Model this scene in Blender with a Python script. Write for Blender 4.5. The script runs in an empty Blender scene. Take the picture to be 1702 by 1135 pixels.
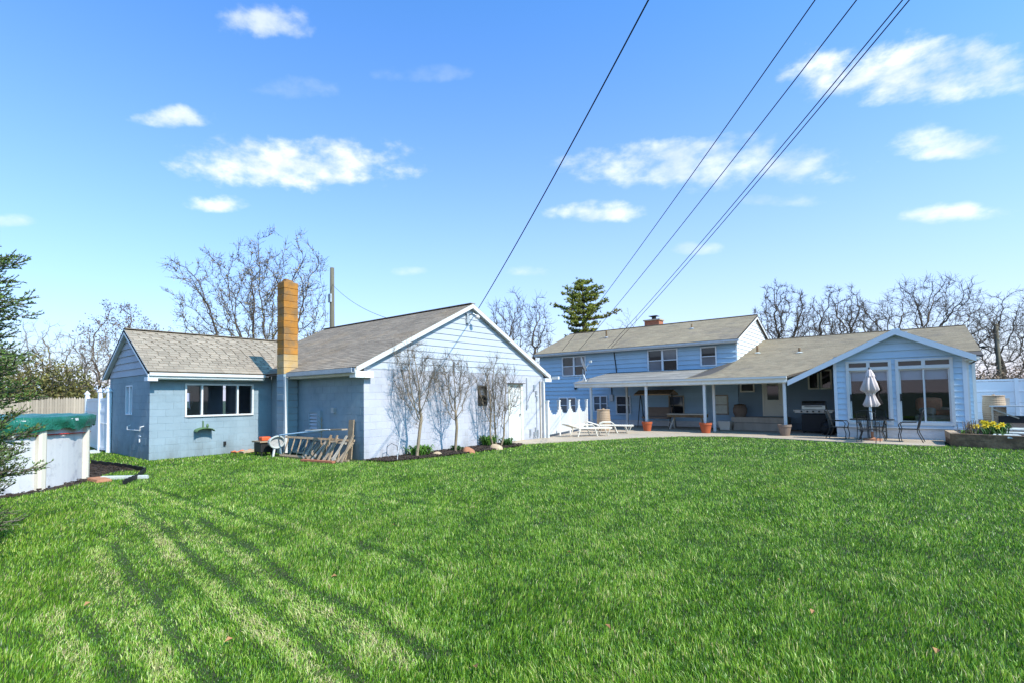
import bpy, math, random
import numpy as np
from mathutils import Vector, Matrix, noise as mnoise
random.seed(7); RNG = np.random.default_rng(7)
SC = bpy.context.scene; COL = SC.collection
R = math.radians
# ------------------------------------------------------------------ camera
IW, IH = 1702.0, 1135.0
YAW, PIT, ROL, FPX, CX, CY, CAMH = R(41.1956), R(2.5738), R(-0.7026), 843.98, 781.29, 622.23, 1.65
def _dirs():
    h = lambda a: np.array([math.sin(a), 0, math.cos(a)])
    D = np.array([h(YAW+math.pi/2), h(YAW), [0, -1, 0]])
    c, s = math.cos(PIT), math.sin(PIT); D = D @ np.array([[1, 0, 0], [0, c, s], [0, -s, c]]).T
    c, s = math.cos(ROL), math.sin(ROL); D = D @ np.array([[c, -s, 0], [s, c, 0], [0, 0, 1]]).T
    return D
DM = _dirs()
def ray(x, y): return DM @ np.array([(x-CX)/FPX, (y-CY)/FPX, 1.0])
def G(x, y, z=0.0):                     # pixel -> point on the horizontal plane z
    d = ray(x, y); t = (z-CAMH)/d[2]; return Vector((d[0]*t, d[1]*t, z))
def PX(x, y, X):                        # pixel -> point on the wall plane X
    d = ray(x, y)*(X/ray(x, y)[0]); return Vector((d[0], d[1], d[2]+CAMH))
def PY(x, y, Y):                        # pixel -> point on the wall plane Y
    d = ray(x, y)*(Y/ray(x, y)[1]); return Vector((d[0], d[1], d[2]+CAMH))
def AT(x, y, depth):                    # pixel -> point at a given depth along the view axis
    d = ray(x, y)*depth; return Vector((d[0], d[1], d[2]+CAMH))
cam = bpy.data.cameras.new('camera'); cam_o = bpy.data.objects.new('camera', cam); COL.objects.link(cam_o)
rt, up, bk = DM[:, 0], -DM[:, 1], -DM[:, 2]
m = Matrix(((rt[0], up[0], bk[0], 0), (rt[1], up[1], bk[1], 0), (rt[2], up[2], bk[2], CAMH), (0, 0, 0, 1)))
cam_o.matrix_world = m
cam.sensor_width = 36; cam.sensor_fit = 'HORIZONTAL'; cam.lens = FPX*36/IW
cam.shift_x = (IW/2-CX)/IW; cam.shift_y = (CY-IH/2)/IW
cam.clip_start = 0.05; cam.clip_end = 6000
SC.camera = cam_o
# ------------------------------------------------------------------ sun, sky, exposure
SUN_EL, SUN_AZ = R(46), R(-2)           # azimuth measured from +X towards +Y
sd = Vector((math.cos(SUN_EL)*math.cos(SUN_AZ), math.cos(SUN_EL)*math.sin(SUN_AZ), math.sin(SUN_EL)))
sl = bpy.data.lights.new('sun', 'SUN'); sl.energy = 4.8; sl.angle = R(0.5); sl.color = (1, .945, .87)
so = bpy.data.objects.new('sun', sl); COL.objects.link(so)
so.rotation_euler = (-sd).to_track_quat('-Z', 'Y').to_euler(); so.location = (30, -5, 40)
SC.view_settings.view_transform = 'Standard'; SC.view_settings.look = 'None'
SC.view_settings.exposure = 0.5; SC.view_settings.gamma = 1
SC.render.engine = 'CYCLES'; SC.cycles.max_bounces = 6; SC.cycles.diffuse_bounces = 3; SC.cycles.glossy_bounces = 3; SC.cycles.transparent_max_bounces = 10
W = bpy.data.worlds.new('World'); SC.world = W; W.use_nodes = True
def build_world():
    nt = W.node_tree; N = nt.nodes; L = nt.links; N.clear()
    out = N.new('ShaderNodeOutputWorld'); bg = N.new('ShaderNodeBackground'); L.new(bg.outputs[0], out.inputs[0])
    bg.inputs[1].default_value = 0.14
    sky = N.new('ShaderNodeTexSky'); sky.sky_type = 'NISHITA'; sky.sun_disc = False
    sky.sun_elevation = SUN_EL; sky.sun_rotation = math.pi/2-SUN_AZ
    sky.air_density = 1.0; sky.dust_density = 1.6; sky.ozone_density = 2.5; sky.altitude = 200
    def math_(op, a, b=None, c=None):
        n = N.new('ShaderNodeMath'); n.operation = op
        for i, v in enumerate((a, b, c)):
            if v is None: continue
            if isinstance(v, (int, float)): n.inputs[i].default_value = v
            else: L.new(v, n.inputs[i])
        return n.outputs[0]
    tc = N.new('ShaderNodeTexCoord'); sx = N.new('ShaderNodeSeparateXYZ'); L.new(tc.outputs['Generated'], sx.inputs[0])
    az = math_('ARCTAN2', sx.outputs[1], sx.outputs[0]); el = math_('ARCSINE', sx.outputs[2])
    vaz = math.pi/2+YAW                              # view azimuth, clouds repeat round the sky every 100 degrees
    rel = math_('WRAP', math_('SUBTRACT', az, vaz), R(50), R(-50))
    sc_ = N.new('ShaderNodeCombineXYZ'); L.new(math_('MULTIPLY', az, 8.0), sc_.inputs[0]); L.new(math_('MULTIPLY', el, 14.0), sc_.inputs[1])
    nz = N.new('ShaderNodeTexNoise'); nz.inputs['Scale'].default_value = 1.9; nz.inputs['Detail'].default_value = 8; nz.inputs['Roughness'].default_value = .58
    L.new(sc_.outputs[0], nz.inputs['Vector'])
    n0 = math_('MULTIPLY', math_('SUBTRACT', nz.outputs[0], .5), 4.0)
    tot = None
    # cloud centre (pixel), half width, half height (pixels), strength
    CL = [(500, 278, 190, 52, 1.0), (445, 40, 75, 34, .55), (300, 198, 66, 22, .85), (355, 340, 58, 17, .8), (1500, 130, 270, 62, 1.0),
          (1560, 243, 100, 32, .8), (1585, 357, 105, 22, .85), (1150, 280, 260, 50, .72), (995, 354, 95, 20, .75), (700, 125, 80, 18, .15), (500, 150, 70, 22, .18),
          (1300, 335, 80, 14, .4), (1160, 415, 45, 14, .4), (885, 452, 40, 12, .4), (15, 370, 50, 14, .5), (680, 452, 28, 10, .35)]
    cel = math_('COSINE', el)
    can = N.new('ShaderNodeCombineXYZ'); L.new(math_('MULTIPLY', cel, math_('COSINE', rel)), can.inputs[0]); L.new(math_('MULTIPLY', cel, math_('SINE', rel)), can.inputs[1]); L.new(sx.outputs[2], can.inputs[2])
    rot = Matrix.Rotation(-vaz, 3, 'Z')
    def dotn(v):
        n = N.new('ShaderNodeVectorMath'); n.operation = 'DOT_PRODUCT'; L.new(can.outputs[0], n.inputs[0]); n.inputs[1].default_value = tuple(v); return n.outputs['Value']
    for (px, py, hw, hh, st) in CL:
        d = rot @ Vector(ray(px, py)).normalized(); dx = rot @ Vector(ray(px+hw, py)).normalized(); dy = rot @ Vector(ray(px, py-hh)).normalized()
        U = (dx-d*d.dot(dx)).normalized(); V = (dy-d*d.dot(dy)); V = (V-U*U.dot(V)).normalized(); lu, lv = dx.dot(U), dy.dot(V)
        u = dotn(U/lu); v = dotn(V/lv)
        v = math_('MULTIPLY', v, math_('ADD', 1.0, math_('MULTIPLY', math_('LESS_THAN', v, 0.0), .35)))
        q = math_('SUBTRACT', 1.0, math_('ADD', math_('MULTIPLY', u, u), math_('MULTIPLY', v, v)))
        q = math_('ADD', q, n0)
        mr = N.new('ShaderNodeMapRange'); mr.interpolation_type = 'SMOOTHSTEP'; L.new(q, mr.inputs[0])
        mr.inputs[1].default_value = -.2; mr.inputs[2].default_value = 1.6; mr.inputs[3].default_value = 0; mr.inputs[4].default_value = st
        # fade out far from the cloud's own place
        far = math_('MULTIPLY', math_('LESS_THAN', math_('ADD', math_('MULTIPLY', u, u), math_('MULTIPLY', v, v)), 2.6), math_('GREATER_THAN', dotn(d), .2))
        o = math_('MULTIPLY', mr.outputs[0], far)
        tot = o if tot is None else math_('MAXIMUM', tot, o)
    nz2 = N.new('ShaderNodeTexNoise'); nz2.inputs['Scale'].default_value = .9; nz2.inputs['Detail'].default_value = 5; L.new(sc_.outputs[0], nz2.inputs['Vector'])
    shade = N.new('ShaderNodeMixRGB'); shade.inputs[1].default_value = (4.4, 5.0, 6.2, 1); shade.inputs[2].default_value = (6.9, 7.0, 7.2, 1)
    mr2 = N.new('ShaderNodeMapRange'); L.new(nz2.outputs[0], mr2.inputs[0]); mr2.inputs[1].default_value = .35; mr2.inputs[2].default_value = .6
    L.new(mr2.outputs[0], shade.inputs[0])
    # the photograph's strongly coloured sky: a tint on the whole dome
    tint = N.new('ShaderNodeMixRGB'); tint.blend_type = 'MULTIPLY'; tint.inputs[0].default_value = 1; tint.inputs[2].default_value = (1, 1, 1, 1)
    hs = N.new('ShaderNodeHueSaturation'); hs.inputs['Saturation'].default_value = 1.0; L.new(sky.outputs[0], hs.inputs['Color'])
    L.new(hs.outputs[0], tint.inputs[1])
    # pale haze low over the whole horizon
    hz = math_('MULTIPLY', .9, math_('EXPONENT', math_('MULTIPLY', math_('MAXIMUM', el, 0.0), -1/R(16))))
    hm = N.new('ShaderNodeMixRGB'); L.new(hz, hm.inputs[0]); L.new(tint.outputs[0], hm.inputs[1]); hm.inputs[2].default_value = (5.9, 5.0, 5.6, 1)
    mix = N.new('ShaderNodeMixRGB'); L.new(tot, mix.inputs[0]); L.new(hm.outputs[0], mix.inputs[1]); L.new(shade.outputs[0], mix.inputs[2])
    L.new(mix.outputs[0], bg.inputs[0])
    return sky, tint, hs
SKY, TINT, SKYHS = build_world()
SKYHS.inputs['Saturation'].default_value = 1.2
TINT.inputs[2].default_value = (.36, 1.42, 1.92, 1)
# ------------------------------------------------------------------ materials
MATS = {}
def M(name, col, rough=.8, var=.15, scale=2.0, bump=0.0, bscale=30.0, rnd=0.0, metal=0.0, spec=.35, col2=None, c2=(.5, .65), c2scale=1.5, stretch=None, sheen=0, transl=0, c2z=None):
    """procedural material: base colour with noise, optional per-island / per-object variation, second (worn/stained) colour by noise"""
    m = bpy.data.materials.new(name); m.use_nodes = True; nt = m.node_tree; N = nt.nodes; L = nt.links
    b = N['Principled BSDF']; b.inputs['Roughness'].default_value = rough; b.inputs['Metallic'].default_value = metal
    b.inputs['Specular IOR Level'].default_value = spec
    geo = N.new('ShaderNodeNewGeometry'); vec = geo.outputs['Position']
    if stretch:
        mp = N.new('ShaderNodeMapping'); mp.inputs['Scale'].default_value = stretch; L.new(vec, mp.inputs[0]); vec = mp.outputs[0]
    nz = N.new('ShaderNodeTexNoise'); nz.inputs['Scale'].default_value = scale; nz.inputs['Detail'].default_value = 6; nz.inputs['Roughness'].default_value = .65; L.new(vec, nz.inputs['Vector'])
    c = N.new('ShaderNodeRGB'); c.outputs[0].default_value = (*col, 1); cur = c.outputs[0]
    if col2:
        n2 = N.new('ShaderNodeTexNoise'); n2.inputs['Scale'].default_value = c2scale; n2.inputs['Detail'].default_value = 7; n2.inputs['Roughness'].default_value = .7; L.new(vec, n2.inputs['Vector'])
        mr = N.new('ShaderNodeMapRange'); L.new(n2.outputs[0], mr.inputs[0]); mr.inputs[1].default_value = c2[0]; mr.inputs[2].default_value = c2[1]
        mx = N.new('ShaderNodeMixRGB'); L.new(mr.outputs[0], mx.inputs[0]); L.new(cur, mx.inputs[1]); mx.inputs[2].default_value = (*col2, 1); cur = mx.outputs[0]
    if c2z:                                          # splash dirt up the foot of a wall, broken up by noise
        sz = N.new('ShaderNodeSeparateXYZ'); L.new(geo.outputs['Position'], sz.inputs[0]); n3 = N.new('ShaderNodeTexNoise'); n3.inputs['Scale'].default_value = 2.2; n3.inputs['Detail'].default_value = 8; n3.inputs['Roughness'].default_value = .75
        mp3 = N.new('ShaderNodeMapping'); mp3.inputs['Scale'].default_value = (1, 1, .35); L.new(geo.outputs['Position'], mp3.inputs[0]); L.new(mp3.outputs[0], n3.inputs['Vector'])
        ma = N.new('ShaderNodeMath'); ma.operation = 'MULTIPLY_ADD'; L.new(n3.outputs[0], ma.inputs[0]); ma.inputs[1].default_value = 2.6; L.new(sz.outputs[2], ma.inputs[2])
        mr3 = N.new('ShaderNodeMapRange'); L.new(ma.outputs[0], mr3.inputs[0]); mr3.inputs[1].default_value = 1.75; mr3.inputs[2].default_value = .95; mr3.inputs[3].default_value = 0; mr3.inputs[4].default_value = .75
        mx3 = N.new('ShaderNodeMixRGB'); L.new(mr3.outputs[0], mx3.inputs[0]); L.new(cur, mx3.inputs[1]); mx3.inputs[2].default_value = (*c2z, 1); cur = mx3.outputs[0]
    hv = N.new('ShaderNodeHueSaturation'); L.new(cur, hv.inputs['Color'])
    mr = N.new('ShaderNodeMapRange'); L.new(nz.outputs[0], mr.inputs[0]); mr.inputs[1].default_value = .25; mr.inputs[2].default_value = .75
    mr.inputs[3].default_value = 1-var; mr.inputs[4].default_value = 1+var
    val = mr.outputs[0]
    if rnd:
        oi = N.new('ShaderNodeObjectInfo'); ad = N.new('ShaderNodeMath'); ad.operation = 'ADD'
        L.new(oi.outputs['Random'], ad.inputs[0]); L.new(geo.outputs['Random Per Island'], ad.inputs[1])
        fr = N.new('ShaderNodeMath'); fr.operation = 'FRACT'; L.new(ad.outputs[0], fr.inputs[0])
        m2 = N.new('ShaderNodeMapRange'); L.new(fr.outputs[0], m2.inputs[0]); m2.inputs[3].default_value = 1-rnd; m2.inputs[4].default_value = 1+rnd
        ml = N.new('ShaderNodeMath'); ml.operation = 'MULTIPLY'; L.new(val, ml.inputs[0]); L.new(m2.outputs[0], ml.inputs[1]); val = ml.outputs[0]
    L.new(val, hv.inputs['Value']); L.new(hv.outputs[0], b.inputs['Base Color'])
    if bump:
        nb = N.new('ShaderNodeTexNoise'); nb.inputs['Scale'].default_value = bscale; nb.inputs['Detail'].default_value = 5; L.new(vec, nb.inputs['Vector'])
        bp = N.new('ShaderNodeBump'); bp.inputs['Strength'].default_value = bump; bp.inputs['Distance'].default_value = .02; L.new(nb.outputs[0], bp.inputs['Height']); L.new(bp.outputs[0], b.inputs['Normal'])
    if transl:
        tr = N.new('ShaderNodeBsdfTranslucent'); L.new(hv.outputs[0], tr.inputs[0]); ms = N.new('ShaderNodeMixShader'); ms.inputs[0].default_value = transl
        L.new(b.outputs[0], ms.inputs[1]); L.new(tr.outputs[0], ms.inputs[2]); L.new(ms.outputs[0], N['Material Output'].inputs[0])
    MATS[name] = m; return m
def glass(name, tintc=(.9, .95, 1), refl=1.0):
    m = bpy.data.materials.new(name); m.use_nodes = True; nt = m.node_tree; N = nt.nodes; L = nt.links; N.clear()
    o = N.new('ShaderNodeOutputMaterial'); t = N.new('ShaderNodeBsdfTransparent'); t.inputs[0].default_value = (*tintc, 1)
    g = N.new('ShaderNodeBsdfGlossy'); g.inputs['Roughness'].default_value = .02; f = N.new('ShaderNodeFresnel'); f.inputs[0].default_value = 1.5
    mx = N.new('ShaderNodeMixShader'); L.new(f.outputs[0], mx.inputs[0]); L.new(t.outputs[0], mx.inputs[1]); L.new(g.outputs[0], mx.inputs[2]); L.new(mx.outputs[0], o.inputs[0])
    MATS[name] = m; return m
# ------------------------------------------------------------------ mesh helpers
class MB:
    def __init__(s): s.v = []; s.f = []
    def add(s, vs, fs):
        o = len(s.v); s.v += [tuple(v) for v in vs]; s.f += [tuple(i+o for i in f) for f in fs]; return s
    def box(s, x0, x1, y0, y1, z0, z1):
        return s.hexa([(x0, y0, z0), (x1, y0, z0), (x1, y1, z0), (x0, y1, z0), (x0, y0, z1), (x1, y0, z1), (x1, y1, z1), (x0, y1, z1)])
    def hexa(s, p): return s.add(p, [(0, 3, 2, 1), (4, 5, 6, 7), (0, 1, 5, 4), (1, 2, 6, 5), (2, 3, 7, 6), (3, 0, 4, 7)])
    def beam(s, a, b, w, h, upv=(0, 0, 1)):          # rectangular bar from a to b
        a, b = Vector(a), Vector(b); d = (b-a).normalized(); u = Vector(upv)
        if abs(d.dot(u)) > .98: u = Vector((0, 1, 0))
        r = d.cross(u).normalized(); u = r.cross(d); r *= w/2; u *= h/2
        return s.hexa([a-r-u, a+r-u, b+r-u, b-r-u, a-r+u, a+r+u, b+r+u, b-r+u])
    def tube(s, pts, r, n=6, cap=True):
        P = [Vector(p) for p in pts]; k = len(P); rs = r if isinstance(r, (list, tuple)) else [r]*k
        o = len(s.v); t0 = (P[1]-P[0]).normalized(); ref = Vector((0, 0, 1)) if abs(t0.z) < .9 else Vector((1, 0, 0))
        x = t0.cross(ref).normalized()
        for i in range(k):
            t = (P[min(i+1, k-1)]-P[max(i-1, 0)]).normalized(); x = (x-t*x.dot(t)).normalized(); y = t.cross(x)
            for j in range(n):
                a = 2*math.pi*j/n; s.v.append(tuple(P[i]+(x*math.cos(a)+y*math.sin(a))*rs[i]))
        for i in range(k-1):
            for j in range(n):
                j2 = (j+1) % n; s.f.append((o+i*n+j, o+i*n+j2, o+(i+1)*n+j2, o+(i+1)*n+j))
        if cap: s.f.append(tuple(o+j for j in reversed(range(n)))); s.f.append(tuple(o+(k-1)*n+j for j in range(n)))
        return s
    def lathe(s, prof, n=20, c=(0, 0, 0), cap=True, mod=None):
        o = len(s.v); k = len(prof)
        for i, (r, z) in enumerate(prof):
            for j in range(n):
                a = 2*math.pi*j/n; rr = r*(mod(i, a) if mod else 1); s.v.append((c[0]+rr*math.cos(a), c[1]+rr*math.sin(a), c[2]+z))
        for i in range(k-1):
            for j in range(n):
                j2 = (j+1) % n; s.f.append((o+i*n+j, o+i*n+j2, o+(i+1)*n+j2, o+(i+1)*n+j))
        if cap: s.f.append(tuple(o+j for j in reversed(range(n)))); s.f.append(tuple(o+(k-1)*n+j for j in range(n)))
        return s
    def prism(s, poly, vec):
        n = len(poly); P = [Vector(p) for p in poly]; vec = Vector(vec)
        return s.add(P+[p+vec for p in P], [tuple(reversed(range(n))), tuple(range(n, 2*n))]+[(i, (i+1) % n, n+(i+1) % n, n+i) for i in range(n)])
    def build(s, name, mat, parent=None, smooth=False, loc=None, bevel=0):
        me = bpy.data.meshes.new(name); me.from_pydata(s.v, [], s.f); me.update()
        if mat: me.materials.append(MATS[mat])
        return put(name, me, parent, loc, smooth, bevel)
def put(name, me, parent=None, loc=None, smooth=False, bevel=0):
    o = bpy.data.objects.new(name, me); COL.objects.link(o)
    if smooth: me.polygons.foreach_set('use_smooth', [True]*len(me.polygons))
    if bevel:
        bv = o.modifiers.new('bevel', 'BEVEL'); bv.width = bevel; bv.segments = 2; bv.limit_method = 'ANGLE'
    if parent is not None:
        o.parent = parent
        if parent.parent is None and parent.type == 'EMPTY' and not parent.get('_local'):
            o.location = -parent.location          # part meshes are written in world coordinates
    if loc is not None: o.location = Vector(loc)+(o.location if parent is not None else Vector((0, 0, 0)))
    return o
def tag(o, label=None, cat=None, group=None, kind=None):
    if label: o['label'] = label
    if cat: o['category'] = cat
    if group: o['group'] = group
    if kind: o['kind'] = kind
    return o
def thing(name, label, cat, loc=(0, 0, 0), rz=0, group=None, local=False):
    o = bpy.data.objects.new(name, None); COL.objects.link(o); o.location = loc; o.rotation_euler = (0, 0, rz); o.empty_display_size = .2
    if local: o['_local'] = 1
    return tag(o, label, cat, group)
def copy_tree(o, loc, rz, label, parent=None):
    c = o.copy(); COL.objects.link(c)
    if parent is None: c.location = loc; c.rotation_euler = (0, 0, rz); c['label'] = label
    else: c.parent = parent
    for ch in list(o.children): copy_tree(ch, None, None, None, c)
    return c
def inpoly(x, y, poly):
    r = np.zeros(np.shape(x), bool); n = len(poly); j = n-1
    for i in range(n):
        xi, yi = poly[i][:2]; xj, yj = poly[j][:2]
        c = ((yi > y) != (yj > y)) & (x < (xj-xi)*(y-yi)/((yj-yi) if yj != yi else 1e-9)+xi); r ^= c; j = i
    return r
# base colours
M('soil_lawn', (.035, .05, .012), .95, .35, 1.2, .6, 40, col2=(.06, .05, .025), c2=(.5, .75), c2scale=.9)
M('concrete', (.39, .31, .225), .9, .12, 1.5, .3, 60, col2=(.30, .245, .18), c2=(.5, .75), c2scale=.7)
M('mulch', (.045, .03, .022), .95, .5, 9, .9, 50, rnd=.4)
M('block_pale', (.45, .445, .485), .8, .06, 1.3, .25, 90, rnd=.035, col2=(.38, .38, .42), c2=(.46, .7), c2scale=.8, c2z=(.27, .26, .25))
M('block_blue', (.25, .32, .36), .75, .07, 1.1, .25, 90, rnd=.03, col2=(.195, .255, .29), c2=(.46, .7), c2scale=.8, c2z=(.15, .17, .17))
M('siding_pale', (.42, .445, .49), .6, .05, 2, .05, 60, rnd=.03)
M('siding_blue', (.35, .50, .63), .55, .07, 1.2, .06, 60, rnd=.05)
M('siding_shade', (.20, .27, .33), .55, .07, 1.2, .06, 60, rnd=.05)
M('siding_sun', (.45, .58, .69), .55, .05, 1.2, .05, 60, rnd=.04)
M('white', (.62, .61, .59), .5, .05, 2, .05, 60)
M('white_old', (.76, .74, .68), .6, .1, 3, .15, 50, col2=(.45, .36, .25), c2=(.62, .75), c2scale=2.5)
M('white_blue', (.66, .69, .73), .5, .04, 2)
M('cream', (.70, .66, .55), .55, .06, 2)
M('shingle_pale', (.29, .238, .178), .95, .12, 1.0, .5, 120, rnd=.16, col2=(.25, .19, .13), c2=(.55, .75), c2scale=.8)
M('shingle_brown', (.245, .195, .145), .95, .15, .8, .5, 120, rnd=.16, col2=(.26, .19, .12), c2=(.5, .7), c2scale=.6)
M('shingle_tan', (.29, .23, .15), .95, .14, .7, .5, 120, rnd=.12, col2=(.19, .155, .12), c2=(.52, .7), c2scale=.5)
M('roof_grey', (.205, .185, .16), .95, .15, 1.0, .3, 80, col2=(.28, .25, .21), c2=(.5, .6), c2scale=.6)
M('dark_edge', (.075, .062, .052), .8)
M('stain_orange', (.40, .165, .025), .85, .2, 2.5, .3, 60, rnd=.14, col2=(.24, .13, .05), c2=(.43, .62), c2scale=2.4)
M('stain_tan', (.42, .29, .16), .85, .2, 2.5, .3, 60, rnd=.08, col2=(.50, .30, .10), c2=(.45, .62), c2scale=1.6)
M('brick_red', (.36, .13, .07), .85, .25, 9, .3, 60)
M('glass_dark', (.018, .02, .024), .04, .3, .8, spec=.6)
M('glass_grey', (.14, .15, .17), .06, .4, .8, spec=.6)
M('screen_dark', (.03, .028, .03), .35, .2, 1)
glass('glass'); glass('glass_table', (.75, .85, .82))
M('steel', (.42, .42, .42), .35, .1, 4, metal=1)
M('alu', (.50, .47, .42), .5, .15, 4, metal=.15)
M('galv', (.45, .47, .48), .5, .15, 5, metal=.5)
M('iron', (.02, .02, .02), .5, .1, 5)
M('black', (.012, .012, .013), .6, .2, 5)
M('grey_wood', (.40, .34, .27), .9, .25, 3, .4, 40, rnd=.2, stretch=(1, 1, .15))
M('fence_wood', (.36, .29, .22), .9, .2, 3, .4, 40, rnd=.16, stretch=(1, 1, .1))
M('old_wood', (.36, .26, .17), .9, .3, 4, .5, 40, rnd=.15)
M('tie_wood', (.16, .10, .055), .95, .35, 4, .7, 30, col2=(.30, .20, .11), c2=(.5, .7), c2scale=2)
M('bark', (.13, .105, .085), .95, .3, 6, .6, 30)
M('bark_dark', (.085, .062, .043), .95, .3, 6, .6, 30)
M('twig_tan', (.27, .21, .12), .95, .25, 2)
M('bud_tan', (.34, .27, .12), .9, .25, 2, rnd=.3)
M('shrub_twig', (.15, .115, .075), .9, .25, 3)
M('twig_brown', (.16, .11, .08), .95, .25, 2)
M('twig_grey', (.23, .195, .15), .9, .25, 3)
M('shrub_bark', (.26, .20, .13), .9, .2, 6, .3, 40)
M('spruce_needle', (.095, .17, .035), .7, .3, 1.5, rnd=.45, transl=.15, col2=(.16, .19, .04), c2=(.5, .7), c2scale=2.5)
M('pine_needle', (.20, .225, .03), .8, .35, .5, rnd=.5, transl=.2, col2=(.25, .19, .03), c2=(.48, .6), c2scale=.3)
M('bush_green', (.15, .14, .04), .9, .4, 1, rnd=.5, transl=.2, col2=(.16, .10, .05), c2=(.5, .65), c2scale=.8)
M('bush_brown', (.20, .14, .09), .9, .3, 1, rnd=.4)
M('leaf_green', (.10, .22, .03), .6, .2, 3, rnd=.35, transl=.3)
M('leaf_dark', (.05, .12, .025), .6, .2, 3, rnd=.35, transl=.25)
M('petal', (.85, .62, .03), .6, .1, 3, rnd=.15, transl=.2)
M('dead_leaf', (.30, .15, .06), .8, .2, 5)
M('terracotta', (.38, .085, .03), .8, .12, 4, .15, 60)
M('pot_brown', (.20, .145, .11), .75, .15, 4, .15, 60)
M('plastic_tan', (.36, .25, .16), .6, .08, 3)
M('plastic_white', (.62, .56, .46), .5, .06, 3)
M('vinyl', (.68, .70, .74), .4, .03, 2)
M('rock_red', (.36, .16, .085), .9, .25, 5, .8, 15)
M('rock_tan', (.42, .31, .2), .9, .25, 5, .8, 15)
M('rock_grey', (.40, .38, .36), .9, .25, 5, .8, 15)
M('stone_white', (.42, .44, .41), .9, .2, 4, .5, 20)
M('tarp', (.010, .11, .068), .34, .35, 5, 1.0, 22, spec=.6)
M('pool_wall', (.56, .55, .55), .5, .06, 2, col2=(.36, .36, .39), c2=(.52, .68), c2scale=3.2)
M('red', (.5, .03, .02), .5)
M('orange', (.62, .10, .03), .5, .1, 4)
M('green_metal', (.09, .16, .06), .5, .2, 4)
M('fabric', (.62, .52, .48), .9, .1, 4, .2, 40, transl=.1)
M('chair_rust', (.5, .15, .07), .85, .25, 4, .4, 20)
M('chair_tan', (.50, .38, .27), .85, .2, 4, .4, 20)
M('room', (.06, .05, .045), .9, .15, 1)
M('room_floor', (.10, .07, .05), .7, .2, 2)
M('shade_white', (.72, .74, .76), .8, .04, 2, transl=.2)
M('cloth_white', (.72, .74, .68), .9, .12, 6, .5, 12)
M('pole_wood', (.13, .115, .08), .95, .3, 4, .6, 30, stretch=(1, 1, .2))
M('wire', (.01, .01, .012), .7)
M('foundation', (.60, .61, .62), .8, .12, 4, .6, 14, stretch=(1, 1, 3))
# ------------------------------------------------------------------ builders for walls and roofs
def T(axis, const, sgn):
    return (lambda a, n, z: Vector((a, const+sgn*n, z))) if axis == 'Y' else (lambda a, n, z: Vector((const+sgn*n, a, z)))
def tbox(mb, t, a0, a1, n0, n1, z0, z1):
    p, q = t(a0, n0, z0), t(a1, n1, z1)
    mb.box(min(p.x, q.x), max(p.x, q.x), min(p.y, q.y), max(p.y, q.y), z0, z1)
def cut(a0, a1, z0, z1, ops):
    """split a rectangle round the openings -> list of rectangles"""
    out = [(a0, a1, z0, z1)]
    for (b0, b1, y0, y1) in ops:
        nx = []
        for (c0, c1, w0, w1) in out:
            if b1 <= c0 or b0 >= c1 or y1 <= w0 or y0 >= w1: nx.append((c0, c1, w0, w1)); continue
            if b0 > c0: nx.append((c0, b0, w0, w1))
            if b1 < c1: nx.append((b1, c1, w0, w1))
            m0, m1 = max(b0, c0), min(b1, c1)
            if y1 < w1: nx.append((m0, m1, y1, w1))
            if y0 > w0: nx.append((m0, m1, w0, y0))
        out = nx
    return [r for r in out if r[1]-r[0] > .012 and r[3]-r[2] > .012]
def wall_box(name, mat, parent, axis, const, sgn, a0, a1, z0, z1, ops=(), thick=.16, front=-.0045):
    mb = MB(); t = T(axis, const, sgn)
    for (c0, c1, w0, w1) in cut(a0, a1, z0, z1, ops): tbox(mb, t, c0, c1, front-thick, front, w0, w1)
    return mb.build(name, mat, parent)
BLOCKS = {'n': 0}; BCACHE = {}
def block_wall(wall, axis, const, sgn, a0, a1, z0, z1, ops, mat, ch=.2032, bw=.4064, single=300):
    t0 = T(axis, 0, sgn); rest = MB(); rows = int((z1-z0)/ch+.999)
    for i in range(rows):
        zb = z0+i*ch; zt = min(zb+ch, z1); a = a0-(bw/2 if i % 2 else 0)
        while a < a1:
            for (c0, c1, w0, w1) in cut(max(a, a0), min(a+bw, a1), zb, zt, ops):
                w, h = round(c1-c0, 3), round(w1-w0, 3); key = (axis, sgn, mat, w, h)
                g = .0003; x, y = w/2-g, h/2-.0028; e = .003
                vs = [t0(-x, -.006, -y), t0(x, -.006, -y), t0(x, -.006, y), t0(-x, -.006, y), t0(-x+e, 0, -y+e), t0(x-e, 0, -y+e), t0(x-e, 0, y-e), t0(-x+e, 0, y-e)]
                fs = [(4, 5, 6, 7), (0, 1, 5, 4), (1, 2, 6, 5), (2, 3, 7, 6), (3, 0, 4, 7)]
                pos = T(axis, const, sgn)((c0+c1)/2, random.uniform(-.0015, .0015), (w0+w1)/2)
                if BLOCKS['n'] < single and w > .05:
                    if key not in BCACHE:
                        me = bpy.data.meshes.new('concrete_block'); me.from_pydata([tuple(v) for v in vs], [], fs); me.materials.append(MATS[mat]); me.update(); BCACHE[key] = me
                    put('concrete_block', BCACHE[key], wall, pos); BLOCKS['n'] += 1
                else: rest.add([v+pos for v in vs], fs)
            a += bw
    if rest.v: tag(rest.build('concrete_blocks', mat, wall), kind='stuff')
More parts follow.
